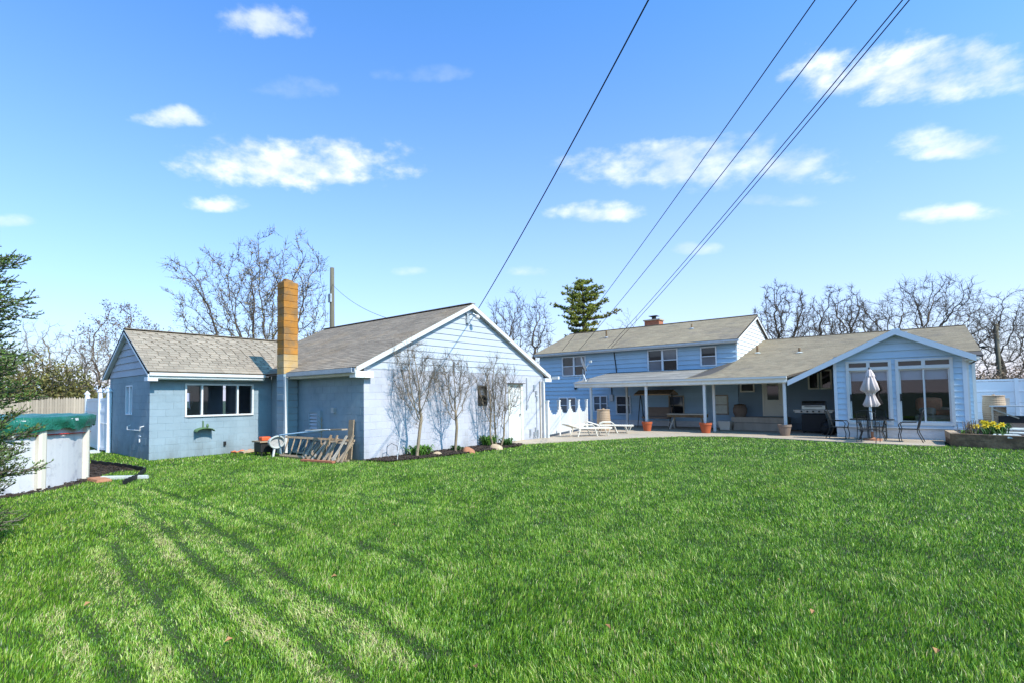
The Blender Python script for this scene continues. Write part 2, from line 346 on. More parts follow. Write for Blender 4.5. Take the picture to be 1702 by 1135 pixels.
def siding(wall, axis, const, sgn, z0, z1, exp, span, ops, mat, name='siding_plank', proud=.03):
    """lapped boards, each a piece of its own; span(z) -> (a0, a1) at that height"""
    t = T(axis, const, sgn); n = int((z1-z0)/exp+.999)
    for i in range(n):
        zb = z0+i*exp; zt = min(zb+exp, z1); s0, s1 = span(zb), span(zt)
        if s0 is None or s0[1]-s0[0] < .03: continue
        if s1 is None: s1 = s0
        lo, hi = min(s0[0], s1[0]), max(s0[1], s1[1])
        for (c0, c1, w0, w1) in cut(lo, hi, zb, zt, ops):
            f0, f1 = (w0-zb)/exp, (w1-zb)/exp
            if c0 <= lo+1e-6: L0, L1 = s0[0]+(s1[0]-s0[0])*f0, s0[0]+(s1[0]-s0[0])*f1
            else: L0 = L1 = c0
            if c1 >= hi-1e-6: R0, R1 = s0[1]+(s1[1]-s0[1])*f0, s0[1]+(s1[1]-s0[1])*f1
            else: R0 = R1 = c1
            if R1-L1 < .004: R1 = L1+.004
            pb = proud*(1-f0)+.003; pt = proud*(1-f1)+.003; b = -.012
            mb = MB(); mb.hexa([t(L0, b, w0), t(R0, b, w0), t(R0, pb, w0), t(L0, pb, w0), t(L1, b, w1), t(R1, b, w1), t(R1, pt, w1), t(L1, pt, w1)])
            mb.build(name, mat, wall)
def shingles(roof, p00, p10, p01, p11, mat, course=.14, tab=.31, single=False, name='shingle'):
    p00, p10, p01, p11 = map(Vector, (p00, p10, p01, p11))
    L_ = ((p01-p00).length+(p11-p10).length)/2; W_ = max((p10-p00).length, (p11-p01).length); nrm = (p10-p00).cross(p01-p00).normalized()
    if nrm.z < 0: nrm = -nrm
    nr, nc = max(1, round(L_/course)), max(1, round(W_/tab))
    B = lambda u, v: (p00*(1-u)+p10*u)*(1-v)+(p01*(1-u)+p11*u)*v
    mb = MB(); cache = {}
    for i in range(nr):
        off = random.random()
        for j in range(-1, nc+1):
            u0, u1 = (j+off)/nc, (j+1+off)/nc; u0, u1 = max(0, u0)+.0, min(1, u1)
            if u1-u0 < .02/W_: continue
            g = .004/W_; dz = random.uniform(0, .003); v0, v1 = i/nr-random.uniform(0, .004), min((i+1.25)/nr, 1)
            q = [B(u0+g, v0), B(u1-g, v0), B(u1-g, v1), B(u0+g, v1)]; lo = .012+dz; hi = .003
            vs = [q[0]+nrm*lo, q[1]+nrm*lo, q[2]+nrm*hi, q[3]+nrm*hi, q[0]-nrm*.004, q[1]-nrm*.004]
            fs = [(0, 1, 2, 3), (4, 5, 1, 0), (1, 5, 2), (0, 3, 4)]
            if single:
                c = q[0]; b = MB(); b.add([v-c for v in vs], fs); key = (round((u1-u0)*W_, 2), i == nr-1)
                if key not in cache:
                    me = bpy.data.meshes.new(name); me.from_pydata(b.v, [], b.f); me.materials.append(MATS[mat]); me.update(); cache[key] = me
                put(name, cache[key], roof, c+nrm*random.uniform(0, .003))
            else: mb.add(vs, fs)
    if not single: return tag(mb.build('shingles', mat, roof), kind='stuff')
def slab(name, mat, parent, p, th=.09):       # roof deck below a four-cornered slope
    P = [Vector(q) for q in p]; return MB().prism([q-Vector((0, 0, th)) for q in P], (0, 0, th-.012)).build(name, mat, parent)
def window(parent, axis, const, sgn, a0, a1, z0, z1, mull=(), rails=(), fw=.055, fmat='white', gmat='glass_dark', proud=.045, back=-.01, name='window', inner=.03):
    t = T(axis, const, sgn); mb = MB()
    tbox(mb, t, a0, a0+fw, back, proud, z0, z1); tbox(mb, t, a1-fw, a1, back, proud, z0, z1)
    tbox(mb, t, a0+fw, a1-fw, back, proud, z1-fw, z1); tbox(mb, t, a0+fw, a1-fw, back, proud+.012, z0, z0+fw)
    w = mb.build(name, fmat, parent)
    xs = [a0+fw]+[v for x in mull for v in (x-inner, x+inner)]+[a1-fw]
    for x in mull:
        b = MB(); tbox(b, t, x-inner, x+inner, back, proud-.006, z0+fw, z1-fw); b.build('mullion', fmat, w)
    for i in range(0, len(xs), 2):
        l, r = xs[i], xs[i+1]
        for z in rails:
            b = MB(); tbox(b, t, l, r, back, proud-.012, z-.02, z+.02); b.build('sash_rail', fmat, w)
        zs = [z0+fw]+[v for z in rails for v in (z-.02, z+.02)]+[z1-fw]
        for k in range(0, len(zs), 2):
            g = gmat if isinstance(gmat, str) else gmat[(i//2+k//2) % len(gmat)]
            b = MB(); tbox(b, t, l, r, back+.004, back+.012, zs[k], zs[k+1]); b.build('pane', g, w)
    return w
# ------------------------------------------------------------------ ground
def sheet(name, poly, z, mat, kind='structure', th=0):
    mb = MB()
    if th: mb.prism([(x, y, z-th) for x, y in poly], (0, 0, th))
    else: mb.add([(x, y, z) for x, y in poly], [tuple(range(len(poly)))])
    return tag(mb.build(name, mat), kind=kind)
def ground_sheet():
    mb = MB(); S = 2600; mb.add([(-S, -S, 0), (S, -S, 0), (S, S, 0), (-S, S, 0)], [(0, 1, 2, 3)])
    return tag(mb.build('lawn', 'soil_lawn'), kind='structure')
ground_sheet()
PATIO = [(-11.12, 14.35), (-10.25, 14.55), (-9.35, 16.6), (-8.2, 19.1), (-7.1, 20.7), (-5.6, 21.5), (-3.6, 21.35), (-1.6, 20.85), (-.2, 20.8), (.62, 21.0), (.66, 23.2), (-2.2, 23.4), (-2.2, 26.9), (-17.5, 26.9), (-17.5, 17.4), (-11.12, 17.4)]
sheet('patio', PATIO, .03, 'concrete', th=.05)
BED = [(-11.1, 8.3), (-10.35, 8.55), (-10.05, 10.0), (-9.95, 12.2), (-10.0, 14.0), (-10.35, 14.5), (-11.1, 14.3)]
sheet('flower_bed', BED, .02, 'mulch')
POOLC = Vector((-14.76, .31, 0)); POOLR = 2.74
PM = [(POOLC.x+(POOLR+.30)*math.cos(a), POOLC.y+(POOLR+.30)*math.sin(a)) for a in np.linspace(-1.5, 1.25, 24)]
PM += [tuple(G(200, 783)[:2]), tuple(G(242, 782)[:2]), tuple(G(200, 773)[:2]), tuple(G(150, 770)[:2]), (POOLC.x, POOLC.y)]
sheet('mulch_border', PM, .012, 'mulch')
RB = [tuple(G(1580, 741)[:2]), tuple(G(1702, 747)[:2]), (6.2, 20.4), (6.5, 30), (1.5, 30), (1.5, 23.0), (.7, 23.0)]
# ------------------------------------------------------------------ garage with shed wing
XG, Y0, Y1 = -11.16, 8.4, 17.2; XS, YS = -16.18, 4.81; XB = -20.1; XGB = -19.7; SOF = 2.24
gar = thing('garage', 'pale blue block garage with shed wing, rusty orange chimney and white side door', 'garage', (-14, 10, 0))
def garage():
    ops_g = [(14.86, 15.70, 0, 2.13), (13.14, 13.62, 1.38, 2.06)]
    ops_s = [(5.72, 7.78, 1.18, 2.17)]
    ws = wall_box('shed_wall', 'block_blue', gar, 'X', XS, 1, YS+.014, Y0, 0, 2.42, ops_s)
    block_wall(ws, 'X', XS, 1, YS, Y0-.02, 0, 2.42, ops_s, 'block_blue')
    wg = wall_box('gable_wall', 'block_pale', gar, 'X', XG, 1, Y0+.014, Y1, 0, 2.47, ops_g)
    block_wall(wg, 'X', XG, 1, Y0, Y1, 0, 2.47, ops_g, 'block_pale')
    wn = wall_box('shed_end_wall', 'block_blue', gar, 'Y', YS, -1, XB, XS-.175, 0, 2.42, [(-18.42, -17.75, 1.25, 2.15)])
    block_wall(wn, 'Y', YS, -1, XB, XS, 0, 2.42, [(-18.42, -17.75, 1.25, 2.15)], 'block_blue')
    wl = wall_box('side_wall', 'block_blue', gar, 'Y', Y0, -1, XS, XG-.175, 0, 2.47)
    block_wall(wl, 'Y', Y0, -1, XS, XG, 0, 2.47, [], 'block_blue')
    wall_box('rear_wall', 'block_pale', gar, 'Y', Y1, 1, XGB, XG-.175, 0, 2.47, front=0)
    wall_box('back_wall', 'block_pale', gar, 'X', XGB, -1, Y0, Y1, 0, 2.47, front=0)
    wall_box('shed_back_wall', 'block_blue', gar, 'X', XB, -1, YS, Y0, 0, 2.42, [(5.9, 6.5, 1.35, 2.0), (6.75, 7.3, 1.35, 2.0)], front=0)
    MB().box(XB+.02, XS-.2, YS+.2, Y0, .0, .02).build('shed_floor', 'room', gar)
    # garage roof
    RZ, EZ, SL = 4.76, 2.5, (4.76-2.5)/(12.78-8.05)
    xf, xb = XG+.15, -19.86
    rf = slab('roof', 'dark_edge', gar, [(xf, 8.05, EZ), (xf, 12.78, RZ), (xb, 12.78, RZ), (xb, 8.05, EZ)])
    shingles(rf, (xf, 8.02, EZ-.014), (xb, 8.02, EZ-.014), (xf, 12.78, RZ), (xb, 12.78, RZ), 'shingle_brown')
    rb = slab('roof', 'dark_edge', gar, [(xf, 12.78, RZ), (xf, 17.52, EZ), (xb, 17.52, EZ), (xb, 12.78, RZ)])
    shingles(rb, (xb, 17.55, EZ-.014), (xf, 17.55, EZ-.014), (xb, 12.78, RZ), (xf, 12.78, RZ), 'shingle_brown')
    MB().beam((xf, 12.78, RZ+.012), (xb, 12.78, RZ+.012), .24, .02).build('ridge_cap', 'shingle_brown', gar)
    # gable siding (planks) above the blocks
    wz = lambda y: RZ-.1-abs(y-12.78)*SL
    gw = MB().prism([(XG-.03, Y0, 2.47), (XG-.03, Y1, 2.47), (XG-.03, Y1, wz(Y1)), (XG-.03, 12.78, wz(12.78)), (XG-.03, Y0, wz(Y0))], (-.1, 0, 0)).build('gable_panel', 'siding_pale', gar)
    def span(z):
        h = (RZ-.1-z)/SL; return (max(Y0, 12.78-h), min(Y1, 12.78+h)) if h > .02 else None
    siding(gw, 'X', XG-.012, 1, 2.475, 4.63, .197, span, [], 'siding_pale', proud=.018)
    # rake boards, soffit returns, fascia, gutter
    for s in (-1, 1):
        ye = 12.78+s*4.73
        MB().hexa([(xf-.03, 12.78, RZ-.145), (xf-.03, ye, EZ-.145), (xf, ye, EZ-.145), (xf, 12.78, RZ-.145), (xf-.03, 12.78, RZ-.006), (xf-.03, ye, EZ-.006), (xf+.004, ye, EZ-.006), (xf+.004, 12.78, RZ-.006)]).build('rake_board', 'white', gar)
        MB().hexa([(xf-.15, 12.78, RZ-.125), (xf-.15, ye, EZ-.125), (xf-.03, ye, EZ-.125), (xf-.03, 12.78, RZ-.125), (xf-.15, 12.78, RZ-.105), (xf-.15, ye, EZ-.105), (xf-.03, ye, EZ-.105), (xf-.03, 12.78, RZ-.105)]).build('rake_soffit', 'white', gar)
    MB().box(xf-.26, xf+.004, 8.02, 8.62, 2.22, 2.39).build('eave_return', 'white_old', gar)
    MB().box(xf-.26, xf+.004, 17.1, 17.56, 2.24, 2.38).build('eave_return', 'white', gar)
    MB().box(-15.1, xf-.262, 8.05, Y0-.002, 2.28, 2.31).build('soffit', 'cream', gar)
    g = MB()
    for k in range(2): g.box(-14.35, xf-.03, 8.02-.1*k-.012, 8.03-.1*k, 2.35, 2.47)
    g.box(-14.35, xf-.03, 7.908, 8.032, 2.345, 2.356); g.build('gutter', 'galv', gar)
    MB().box(-14.35, xf-.03, 8.034, 8.048, 2.31, 2.475).build('fascia', 'white_old', gar)
    # side door
    t = T('X', XG, 1); d = MB(); tbox(d, t, 14.92, 15.62, -.06, -.02, .04, 2.06); dr = d.build('door', 'white', gar)
    f = MB(); tbox(f, t, 14.84, 14.92, -.05, .025, 0, 2.12); tbox(f, t, 15.62, 15.74, -.05, .025, 0, 2.12); tbox(f, t, 14.92, 15.62, -.05, .025, 2.06, 2.14); f.build('door_frame', 'cream', dr)
    tbox(f := MB(), t, 14.8, 15.78, .0, .12, 2.145, 2.17); f.build('drip_cap', 'dark_edge', dr)
    MB().tube([t(15.54, -.02, 1.0), t(15.54, .05, 1.0)], .03, 8).build('handle', 'steel', dr)
    tbox(f := MB(), t, 14.84, 15.74, .0, .18, -.0, .05); f.build('door_step', 'concrete', dr)
    window(gar, 'X', XG, 1, 13.14, 13.62, 1.38, 2.06, rails=(1.72,), fw=.04, fmat='dark_edge', gmat=('glass_dark', 'glass_grey'), proud=.02, back=-.09)
    # electrical bits on the gable wall
    e = MB()
    tbox(e, t, 15.98, 16.02, 0, .04, 1.35, 2.38); e.build('conduit', 'galv', gar)
    for y, z, w, h in ((16.50, 2.02, .09, .2), (16.62, 1.80, .07, .16), (16.66, 1.58, .07, .2), (15.99, 1.28, .08, .14), (16.18, .28, .05, .26), (16.45, .2, .05, .2), (16.56, .3, .06, .34), (16.68, .22, .04, .3)):
        e = MB(); tbox(e, t, y-w/2, y+w/2, 0, .07, z-h/2, z+h/2); e.build('junction_box', 'galv', gar)
    MB().tube([t(16.64, .02, 1.5), t(16.66, .02, .4)], .012, 5).build('conduit', 'galv', gar)
    MB().tube([t(15.99, .02, 1.36), t(16.2, .03, 1.7), t(16.5, .03, 1.95)], .008, 5).build('cable', 'iron', gar)
    d = MB().box(XG+.02, XG+.10, 17.05, 17.14, .03, 2.26); d.build('downspout', 'white', gar)
    d = MB().box(XG+.01, XG+.05, 16.88, 16.93, .03, 2.26); d.build('corner_trim', 'grey_wood', gar)
    g = MB().box(xf-.26, xf+.3, 17.565, 17.68, 2.34, 2.45); g.build('gutter', 'white', gar)
    # security lamp high on the gable
    lp = MB().box(XG, XG+.08, 12.55, 12.67, 4.1, 4.42).build('gable_lamp', 'galv', gar)
    MB().tube([(XG+.05, 12.62, 4.36), (XG+.2, 12.72, 4.42), (XG+.28, 12.78, 4.36)], .02, 6).build('lamp_arm', 'steel', lp)
    MB().lathe([(.02, .1), (.07, .05), (.085, 0), (.07, -.03)], 12, (XG+.3, 12.82, 4.28)).build('lamp_head', 'alu', lp)
    # louvre vent on the shaded side wall
    vx = PY(517, 700, Y0).x; vx2 = PY(536, 700, Y0).x; vz0, vz1 = .75, 1.32
    t = T('Y', Y0, -1); v = MB(); tbox(v, t, vx, vx+.05, 0, .09, vz0, vz1); tbox(v, t, vx2-.16, vx2, 0, .09, vz0, vz1); tbox(v, t, vx+.05, vx2-.16, 0, .09, vz1-.06, vz1); tbox(v, t, vx+.05, vx2-.16, 0, .03, vz0, vz1-.06)
    vv = v.build('louvre_vent', 'block_blue', gar)
    for k in range(5):
        z = vz0+.03+k*.1; MB().hexa([t(vx+.05, .03, z), t(vx2-.16, .03, z), t(vx2-.16, .085, z), t(vx+.05, .085, z), t(vx+.05, .03, z+.08), t(vx2-.16, .03, z+.08), t(vx2-.16, .045, z+.08), t(vx+.05, .045, z+.08)]).build('slat', 'siding_pale', vv)
    b = PY(557, 681, Y0); e = MB(); tbox(e, t, b.x-.06, b.x+.06, 0, .1, b.z-.07, b.z+.07); e.build('outlet_box', 'galv', gar)
    # shed roof, running along Y
    rz, ez, xe, xr, xw = 3.86, 2.50, XS+.32, -18.14, XB-.32
    yf, yb = YS-.15, 9.9
    r1 = slab('roof', 'shingle_pale', gar, [(xe, yf, ez), (xe, yb-1.4, ez), (xr, yb, rz), (xr, yf, rz)])
    shingles(r1, (xe+.02, yf, ez-.012), (xe+.02, 8.3, ez-.012), (xr, yf, rz), (xr, 9.6, rz), 'shingle_pale', course=.165, tab=.36, single=True)
    r2 = slab('roof', 'dark_edge', gar, [(xr, yf, rz), (xr, yb, rz), (xw, yb, ez), (xw, yf, ez)])
    shingles(r2, (xw, yb, ez), (xw, yf, ez), (xr, yb, rz), (xr, yf, rz), 'shingle_pale')
    MB().beam((xr, yf, rz+.012), (xr, 9.7, rz+.012), .24, .02).build('ridge_cap', 'shingle_pale', gar)
    sl_ = (rz-ez)/(xe-xr)
    wz2 = lambda x: rz-.1-abs(x-xr)*sl_
    gp = MB().prism([(XB, YS+.03, 2.42), (XS, YS+.03, 2.42), (XS, YS+.03, wz2(XS)), (xr, YS+.03, wz2(xr)), (XB, YS+.03, wz2(XB))], (0, .1, 0)).build('shed_gable_panel', 'siding_shade', gar)
    def span2(z):
        h = (rz-.1-z)/sl_; return (max(XB, xr-h), min(XS, xr+h)) if h > .02 else None
    siding(gp, 'Y', YS+.012, -1, 2.425, 3.74, .21, span2, [], 'block_pale')
    for s in (-1, 1):
        xx = xr+s*(xe-xr)
        MB().hexa([(xr, yf, rz-.16), (xx, yf, ez-.16), (xx, yf+.03, ez-.16), (xr, yf+.03, rz-.16), (xr, yf, rz-.004), (xx, yf, ez-.004), (xx, yf+.03, ez-.004), (xr, yf+.03, rz-.004)]).build('rake_board', 'white_blue', gar)
    for s in (-1, 1):
        xx = xr+s*(xe-xr)
        MB().hexa([(xr, yf+.032, rz-.125), (xx, yf+.032, ez-.125), (xx, YS-.01, ez-.125), (xr, YS-.01, rz-.125), (xr, yf+.032, rz-.105), (xx, yf+.032, ez-.105), (xx, YS-.01, ez-.105), (xr, YS-.01, rz-.105)]).build('rake_soffit', 'white', gar)
    MB().box(xe-.03, xe, yf+.032, 8.0, ez-.2, ez-.035).build('fascia', 'white_old', gar)
    MB().box(xe+.002, xe+.05, yf+.032, 8.0, ez-.13, ez-.045).build('gutter', 'white', gar)
    MB().box(XS+.002, xe-.032, yf+.05, 8.0, SOF+.03, SOF+.05).build('soffit', 'cream', gar)
    MB().box(xe-.3, xe-.001, yf-.002, YS+.1, SOF-.02, ez-.17).build('eave_return', 'white_blue', gar)
    # shed windows
    window(gar, 'X', XS, 1, 5.72, 7.78, 1.18, 2.17, mull=(6.2, 7.27), fw=.05, gmat='glass', proud=.03, back=-.07, inner=.025)
    window(gar, 'X', XB, -1, 5.9, 6.5, 1.35, 2.0, fw=.05, gmat='glass', back=-.1, proud=.02); window(gar, 'X', XB, -1, 6.75, 7.3, 1.35, 2.0, fw=.05, gmat='glass', back=-.1, proud=.02)
    window(gar, 'Y', YS, -1, -18.42, -17.75, 1.25, 2.15, mull=(-18.05,), fw=.04, fmat='white_blue', gmat=('glass_grey', 'glass_grey'), proud=.0, back=-.11, inner=.05)
    hb = MB(); z = .98
    h0, h1 = PY(214, 706, YS-.05), PY(236, 704, YS-.05)
    hb.tube([(h0.x, YS, h0.z), (h0.x+.01, YS-.09, h0.z-.04), (h0.x+.03, YS-.09, h0.z-.13), (h1.x-.04, YS-.09, h0.z-.12), (h1.x-.01, YS-.09, h0.z-.02), (h1.x, YS, h0.z)], .016, 6); hb.build('pipe_handle', 'white', gar)
    q = PY(233, 725, YS); MB().box(q.x-.1, q.x+.06, YS-.03, YS, q.z, q.z+.03).build('tee_bracket', 'white_blue', gar)
    MB().box(q.x-.03, q.x, YS-.03, YS, q.z-.16, q.z-.002).build('tee_bracket', 'white_blue', gar)
    # green bracket lamp under the shed window
    q = PX(337, 712, XS); y, z = q.y, q.z
    lm = MB().beam((XS+.02, y, z+.24), (XS+.02, y, z-.02), .03, .03).build('bracket_lamp', 'green_metal', gar)
    sh = MB(); prof = []
    for k in range(9):
        a = math.pi*k/8; prof.append((y-.26*math.cos(a), z-.05+.10*math.sin(a)))
    for k in range(8):
        (ya, za), (yb_, zb_) = prof[k], prof[k+1]
        sh.hexa([(XS+.01, ya, za-.015), (XS+.26, ya, za-.03), (XS+.26, yb_, zb_-.03), (XS+.01, yb_, zb_-.015), (XS+.01, ya, za), (XS+.26, ya, za-.015), (XS+.26, yb_, zb_-.015), (XS+.01, yb_, zb_)])
    sh.build('lamp_shade', 'green_metal', lm); MB().lathe([(.02, 0), (.04, .04), (.03, .09), (.01, .12)], 10, (XS+.14, y+.08, z+.04)).build('lamp_finial', 'green_metal', lm)
    q = PX(373, 736, XS); MB().box(XS, XS+.05, q.y-.035, q.y+.035, q.z-.06, q.z+.06).build('outlet_box', 'black', gar)
    # chimney of single blocks, stained orange above the eaves
    cx0, cx1, cy0, cy1 = -14.88, -14.47, 7.90, 8.37
    top = PX(477, 470, cx1).z; n = int(top/.2032)+1
    ch = MB().box(cx0+.02, cx1-.02, cy0+.02, cy1-.02, 0, n*.2032-.02).build('chimney', 'stain_tan', gar)
    cache = {}
    for i in range(n):
        z = i*.2032; k = 'block_blue' if z < 2.35 else ('stain_tan' if (z < 3.0 or random.random() < .12) else 'stain_orange')
        if k not in cache:
            b = MB(); e = .012; h = .2032
            b.add([(x, y, zz) for zz, ins in ((.003, e*.6), (.012, 0), (h-.012, 0), (h-.003, e*.6)) for x, y in ((cx0+ins, cy0+ins), (cx1-ins, cy0+ins), (cx1-ins, cy1-ins), (cx0+ins, cy1-ins))],
                  [(0, 3, 2, 1), (12, 13, 14, 15)]+[(r*4+j, r*4+(j+1) % 4, r*4+4+(j+1) % 4, r*4+4+j) for r in range(3) for j in range(4)])
            me = bpy.data.meshes.new('chimney_block'); me.from_pydata(b.v, [], b.f); me.materials.append(MATS[k]); me.update(); cache[k] = me
        put('chimney_block', cache[k], ch, (random.uniform(-.006, .006), random.uniform(-.006, .006), z))
    zt = n*.2032
    MB().hexa([(cx0+.07, cy0+.08, zt-.02), (cx1-.07, cy0+.08, zt-.02), (cx1-.07, cy1-.08, zt-.02), (cx0+.07, cy1-.08, zt-.02), (cx0+.12, cy0+.14, zt+.13), (cx1-.1, cy0+.13, zt+.11), (cx1-.1, cy1-.14, zt+.08), (cx0+.12, cy1-.14, zt+.1)]).build('flue_liner', 'stain_orange', ch)
    MB().box(-14.46, -14.37, 7.90, 7.99, .05, 2.36).build('downspout', 'white', gar)
garage()
# ------------------------------------------------------------------ main house
YW, YP = 27.0, 23.0; HX0, HX1, HX2 = -17.75, -6.43, 1.88
hou = thing('house', 'blue lap-sided split-level house with covered porch and gabled sunroom', 'house', (-6, 27, 0))
def house():
    # --- two-storey block
    RZ, EZ, EY, RY = 5.92, 4.30, 26.55, 31.0; SL = (RZ-EZ)/(RY-EY)
    W2 = [(-16.12, -14.52, 2.86, 4.03), (-10.82, -9.22, 2.90, 4.08), (-8.1, -7.33, 3.07, 4.05)]
    LW = [(-16.4, -15.2, .62, 1.60), (-14.1, -13.2, .75, 1.68), (-12.7, -11.83, .62, 1.66), (-9.76, -8.96, .64, 1.63), (-7.55, -6.87, .66, 1.64)]
    LW2 = [(-6.33, -5.71, 1.75, 2.22), (-5.40, -4.54, .62, 2.62), (-3.58, -3.17, 1.83, 2.68), (-3.12, -2.70, 1.83, 2.68)]
    w = wall_box('wall', 'siding_blue', hou, 'Y', YW, -1, HX0, HX1, 0, 4.42, thick=.2, front=-.012)
    siding(w, 'Y', YW, -1, .32, 4.30, .24, lambda z: (HX0, HX1), W2+LW, 'siding_blue', proud=.055)
    MB().box(HX0, HX1, YW-.03, YW-.005, 0, .315).build('foundation', 'foundation', hou)
    wall_box('wall', 'siding_blue', hou, 'X', HX0, -1, YW, 35, 0, 4.42, thick=.2, front=0)
    wall_box('wall', 'siding_blue', hou, 'Y', 35, 1, HX0, HX1, 0, 4.42, thick=.2, front=0)
    for (a, b, c, d) in W2:
        window(hou, 'Y', YW, -1, a, b, c, d, mull=((a+b)/2,) if b-a > 1 else (), rails=((c+d)/2,), fw=.06, fmat='white_blue', gmat=('glass_grey', 'glass_dark'), inner=.05, proud=.08)
    for i, (a, b, c, d) in enumerate(LW):
        gm = 'cloth_white' if i == 4 else ('glass_grey' if i < 2 else 'glass_dark')
        window(hou, 'Y', YW, -1, a, b, c, d, mull=((a+b)/2,) if i < 2 else (), rails=((c+d)/2,), fw=.06, fmat='white_blue' if i < 3 else 'grey_wood', gmat=gm, inner=.04, proud=.08)
    x0, x1 = HX0-.1, HX1+.14
    r = slab('roof', 'dark_edge', hou, [(x0, EY, EZ), (x1, EY, EZ), (x1, RY, RZ), (x0, RY, RZ)])
    shingles(r, (x0, EY-.03, EZ-.012), (x1, EY-.03, EZ-.012), (x0, RY, RZ), (x1, RY, RZ), 'shingle_tan', course=.16, tab=.34)
    r = slab('roof', 'dark_edge', hou, [(x0, RY, RZ), (x1, RY, RZ), (x1, 35.45, EZ), (x0, 35.45, EZ)])
    shingles(r, (x1, 35.45, EZ), (x0, 35.45, EZ), (x1, RY, RZ), (x0, RY, RZ), 'shingle_tan', course=.3, tab=.8)
    MB().beam((x0, RY, RZ+.012), (x1, RY, RZ+.012), .24, .025).build('ridge_cap', 'shingle_brown', hou)
    MB().box(x0, x1, EY-.01, EY+.02, EZ-.19, EZ-.03).build('fascia', 'white_blue', hou)
    MB().box(x0, x1+.08, EY-.12, EY-.012, EZ-.14, EZ-.04).build('gutter', 'galv', hou)
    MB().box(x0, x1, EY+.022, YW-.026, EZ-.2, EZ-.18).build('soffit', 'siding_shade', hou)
    gw = MB().prism([(HX1-.03, YW+.005, 2.6), (HX1-.03, 35, 2.6), (HX1-.03, 35, RZ-.1-4*SL), (HX1-.03, RY, RZ-.1), (HX1-.03, YW+.005, RZ-.1-4*SL)], (-.12, 0, 0)).build('gable_panel', 'siding_pale', hou)
    def span(z):
        h = min(4.0, (RZ-.1-z)/SL); return (RY-h+.005, RY+h) if h > .02 else None
    siding(gw, 'X', HX1-.012, 1, 2.7, 5.82, .2, span, [], 'white')
    for s in (-1, 1):
        ye = RY+s*4.45
        MB().hexa([(x1-.03, RY, RZ-.2), (x1-.03, ye, EZ-.2), (x1, ye, EZ-.2), (x1, RY, RZ-.2), (x1-.03, RY, RZ-.03), (x1-.03, ye, EZ-.03), (x1, ye, EZ-.03), (x1, RY, RZ-.03)]).build('rake_board', 'white', hou)
    MB().box(HX1-.05, HX1+.025, YW-.035, YW+.03, 2.95, 4.25).build('corner_trim', 'white_blue', hou)
    MB().tube([(-12.75, YW-.05, 4.22), (-12.6, YW-.06, 2.95)], .03, 6).build('service_conduit', 'iron', hou)
    MB().box(-13.05, -12.85, YW-.12, YW-.02, 1.35, 1.72).build('meter_box', 'galv', hou)
    MB().tube([(-12.93, YW-.06, 1.72), (-12.93, YW-.06, 2.9)], .025, 6).build('service_conduit', 'iron', hou)
    p = PY(937, 622, YW-.1); MB().lathe([(.02, .1), (.08, .06), (.09, -.04), (.03, -.1)], 10, (-15.2, YW-.12, 2.15)).build('wall_lamp', 'iron', hou)
    # chimney, plumbing vents
    c = MB().box(-12.7, -11.78, 31.3, 32.0, 5.3, 6.28).build('chimney', 'brick_red', hou)
    MB().box(-12.76, -11.72, 31.24, 32.06, 6.281, 6.36).build('chimney_crown', 'concrete', c)
    MB().lathe([(.14, 0), (.14, .2)], 10, (-12.2, 31.6, 6.36)).build('flue', 'iron', c); MB().box(-12.45, -11.95, 31.35, 31.85, 6.57, 6.60).build('chimney_cap', 'iron', c)
    zr = lambda y: EZ+(y-EY)*SL
    for (x, y, h) in ((-14.18, 29.0, .5), (-9.18, 29.2, .3)):
        MB().lathe([(.05, 0), (.05, h)], 8, (x, y, zr(y)-.03)).build('vent_pipe', 'tie_wood', hou); MB().lathe([(.14, 0), (.06, .06)], 10, (x, y, zr(y)+.005)).build('vent_flashing', 'galv', hou)
    # --- single-storey roof running down over the porch
    zm = lambda y: 2.35+.236*(y-YP); RY2 = 33.0
    XL = -13.05
    r = slab('porch_roof', 'dark_edge', hou, [(XL, YP, 2.35), (-7.6, YP, 2.35), (-7.6, YW-.03, 2.95), (XL, YW-.03, 2.95)], .08)
    shingles(r, (XL, YP-.03, 2.345), (-7.6, YP-.03, 2.345), (XL, YW-.03, 2.95), (-7.6, YW-.03, 2.95), 'roof_grey', course=.9, tab=2.7)
    r = slab('porch_roof', 'dark_edge', hou, [(-7.6, YP, 2.35), (HX1, YP, 2.35), (HX1, YW-.03, 3.27), (-7.6, YW-.03, 2.95)], .08)
    shingles(r, (-7.6, YP-.03, 2.345), (HX1, YP-.03, 2.345), (-7.6, YW-.03, 2.95), (HX1, YW-.03, 3.27), 'shingle_tan', course=.16, tab=.34)
    # the sunroom's gable slopes cover the lower right part of this roof
    xa, za = -3.72, zm(YP)
    r = slab('roof', 'dark_edge', hou, [(HX1, YP, zm(YP)), (xa, YP, zm(YP)), (-.46, 29.3, zm(29.3)), (HX2, 29.3, zm(29.3)), (HX2, RY2, zm(RY2)), (HX1, RY2, zm(RY2))], .08)
    shingles(r, (HX1, YP-.03, zm(YP)-.006), (xa, YP-.03, zm(YP)-.006), (HX1, 29.3, zm(29.3)), (-.46, 29.3, zm(29.3)), 'shingle_tan', course=.16, tab=.34)
    shingles(r, (HX1, 29.3, zm(29.3)), (HX2, 29.3, zm(29.3)), (HX1, RY2, zm(RY2)), (HX2, RY2, zm(RY2)), 'shingle_tan', course=.16, tab=.34)
    r2 = slab('roof', 'dark_edge', hou, [(1.5, 25.6, zm(25.6)), (HX2, 25.6, zm(25.6)), (HX2, 29.28, zm(29.28)), (-.4, 29.28, zm(29.28)), (1.0, 26.5, zm(26.5))], .08)
    shingles(r2, (.9, 26.3, zm(26.3)), (HX2, 26.3, zm(26.3)), (-.4, 29.3, zm(29.3)), (HX2, 29.3, zm(29.3)), 'shingle_tan', course=.16, tab=.34)
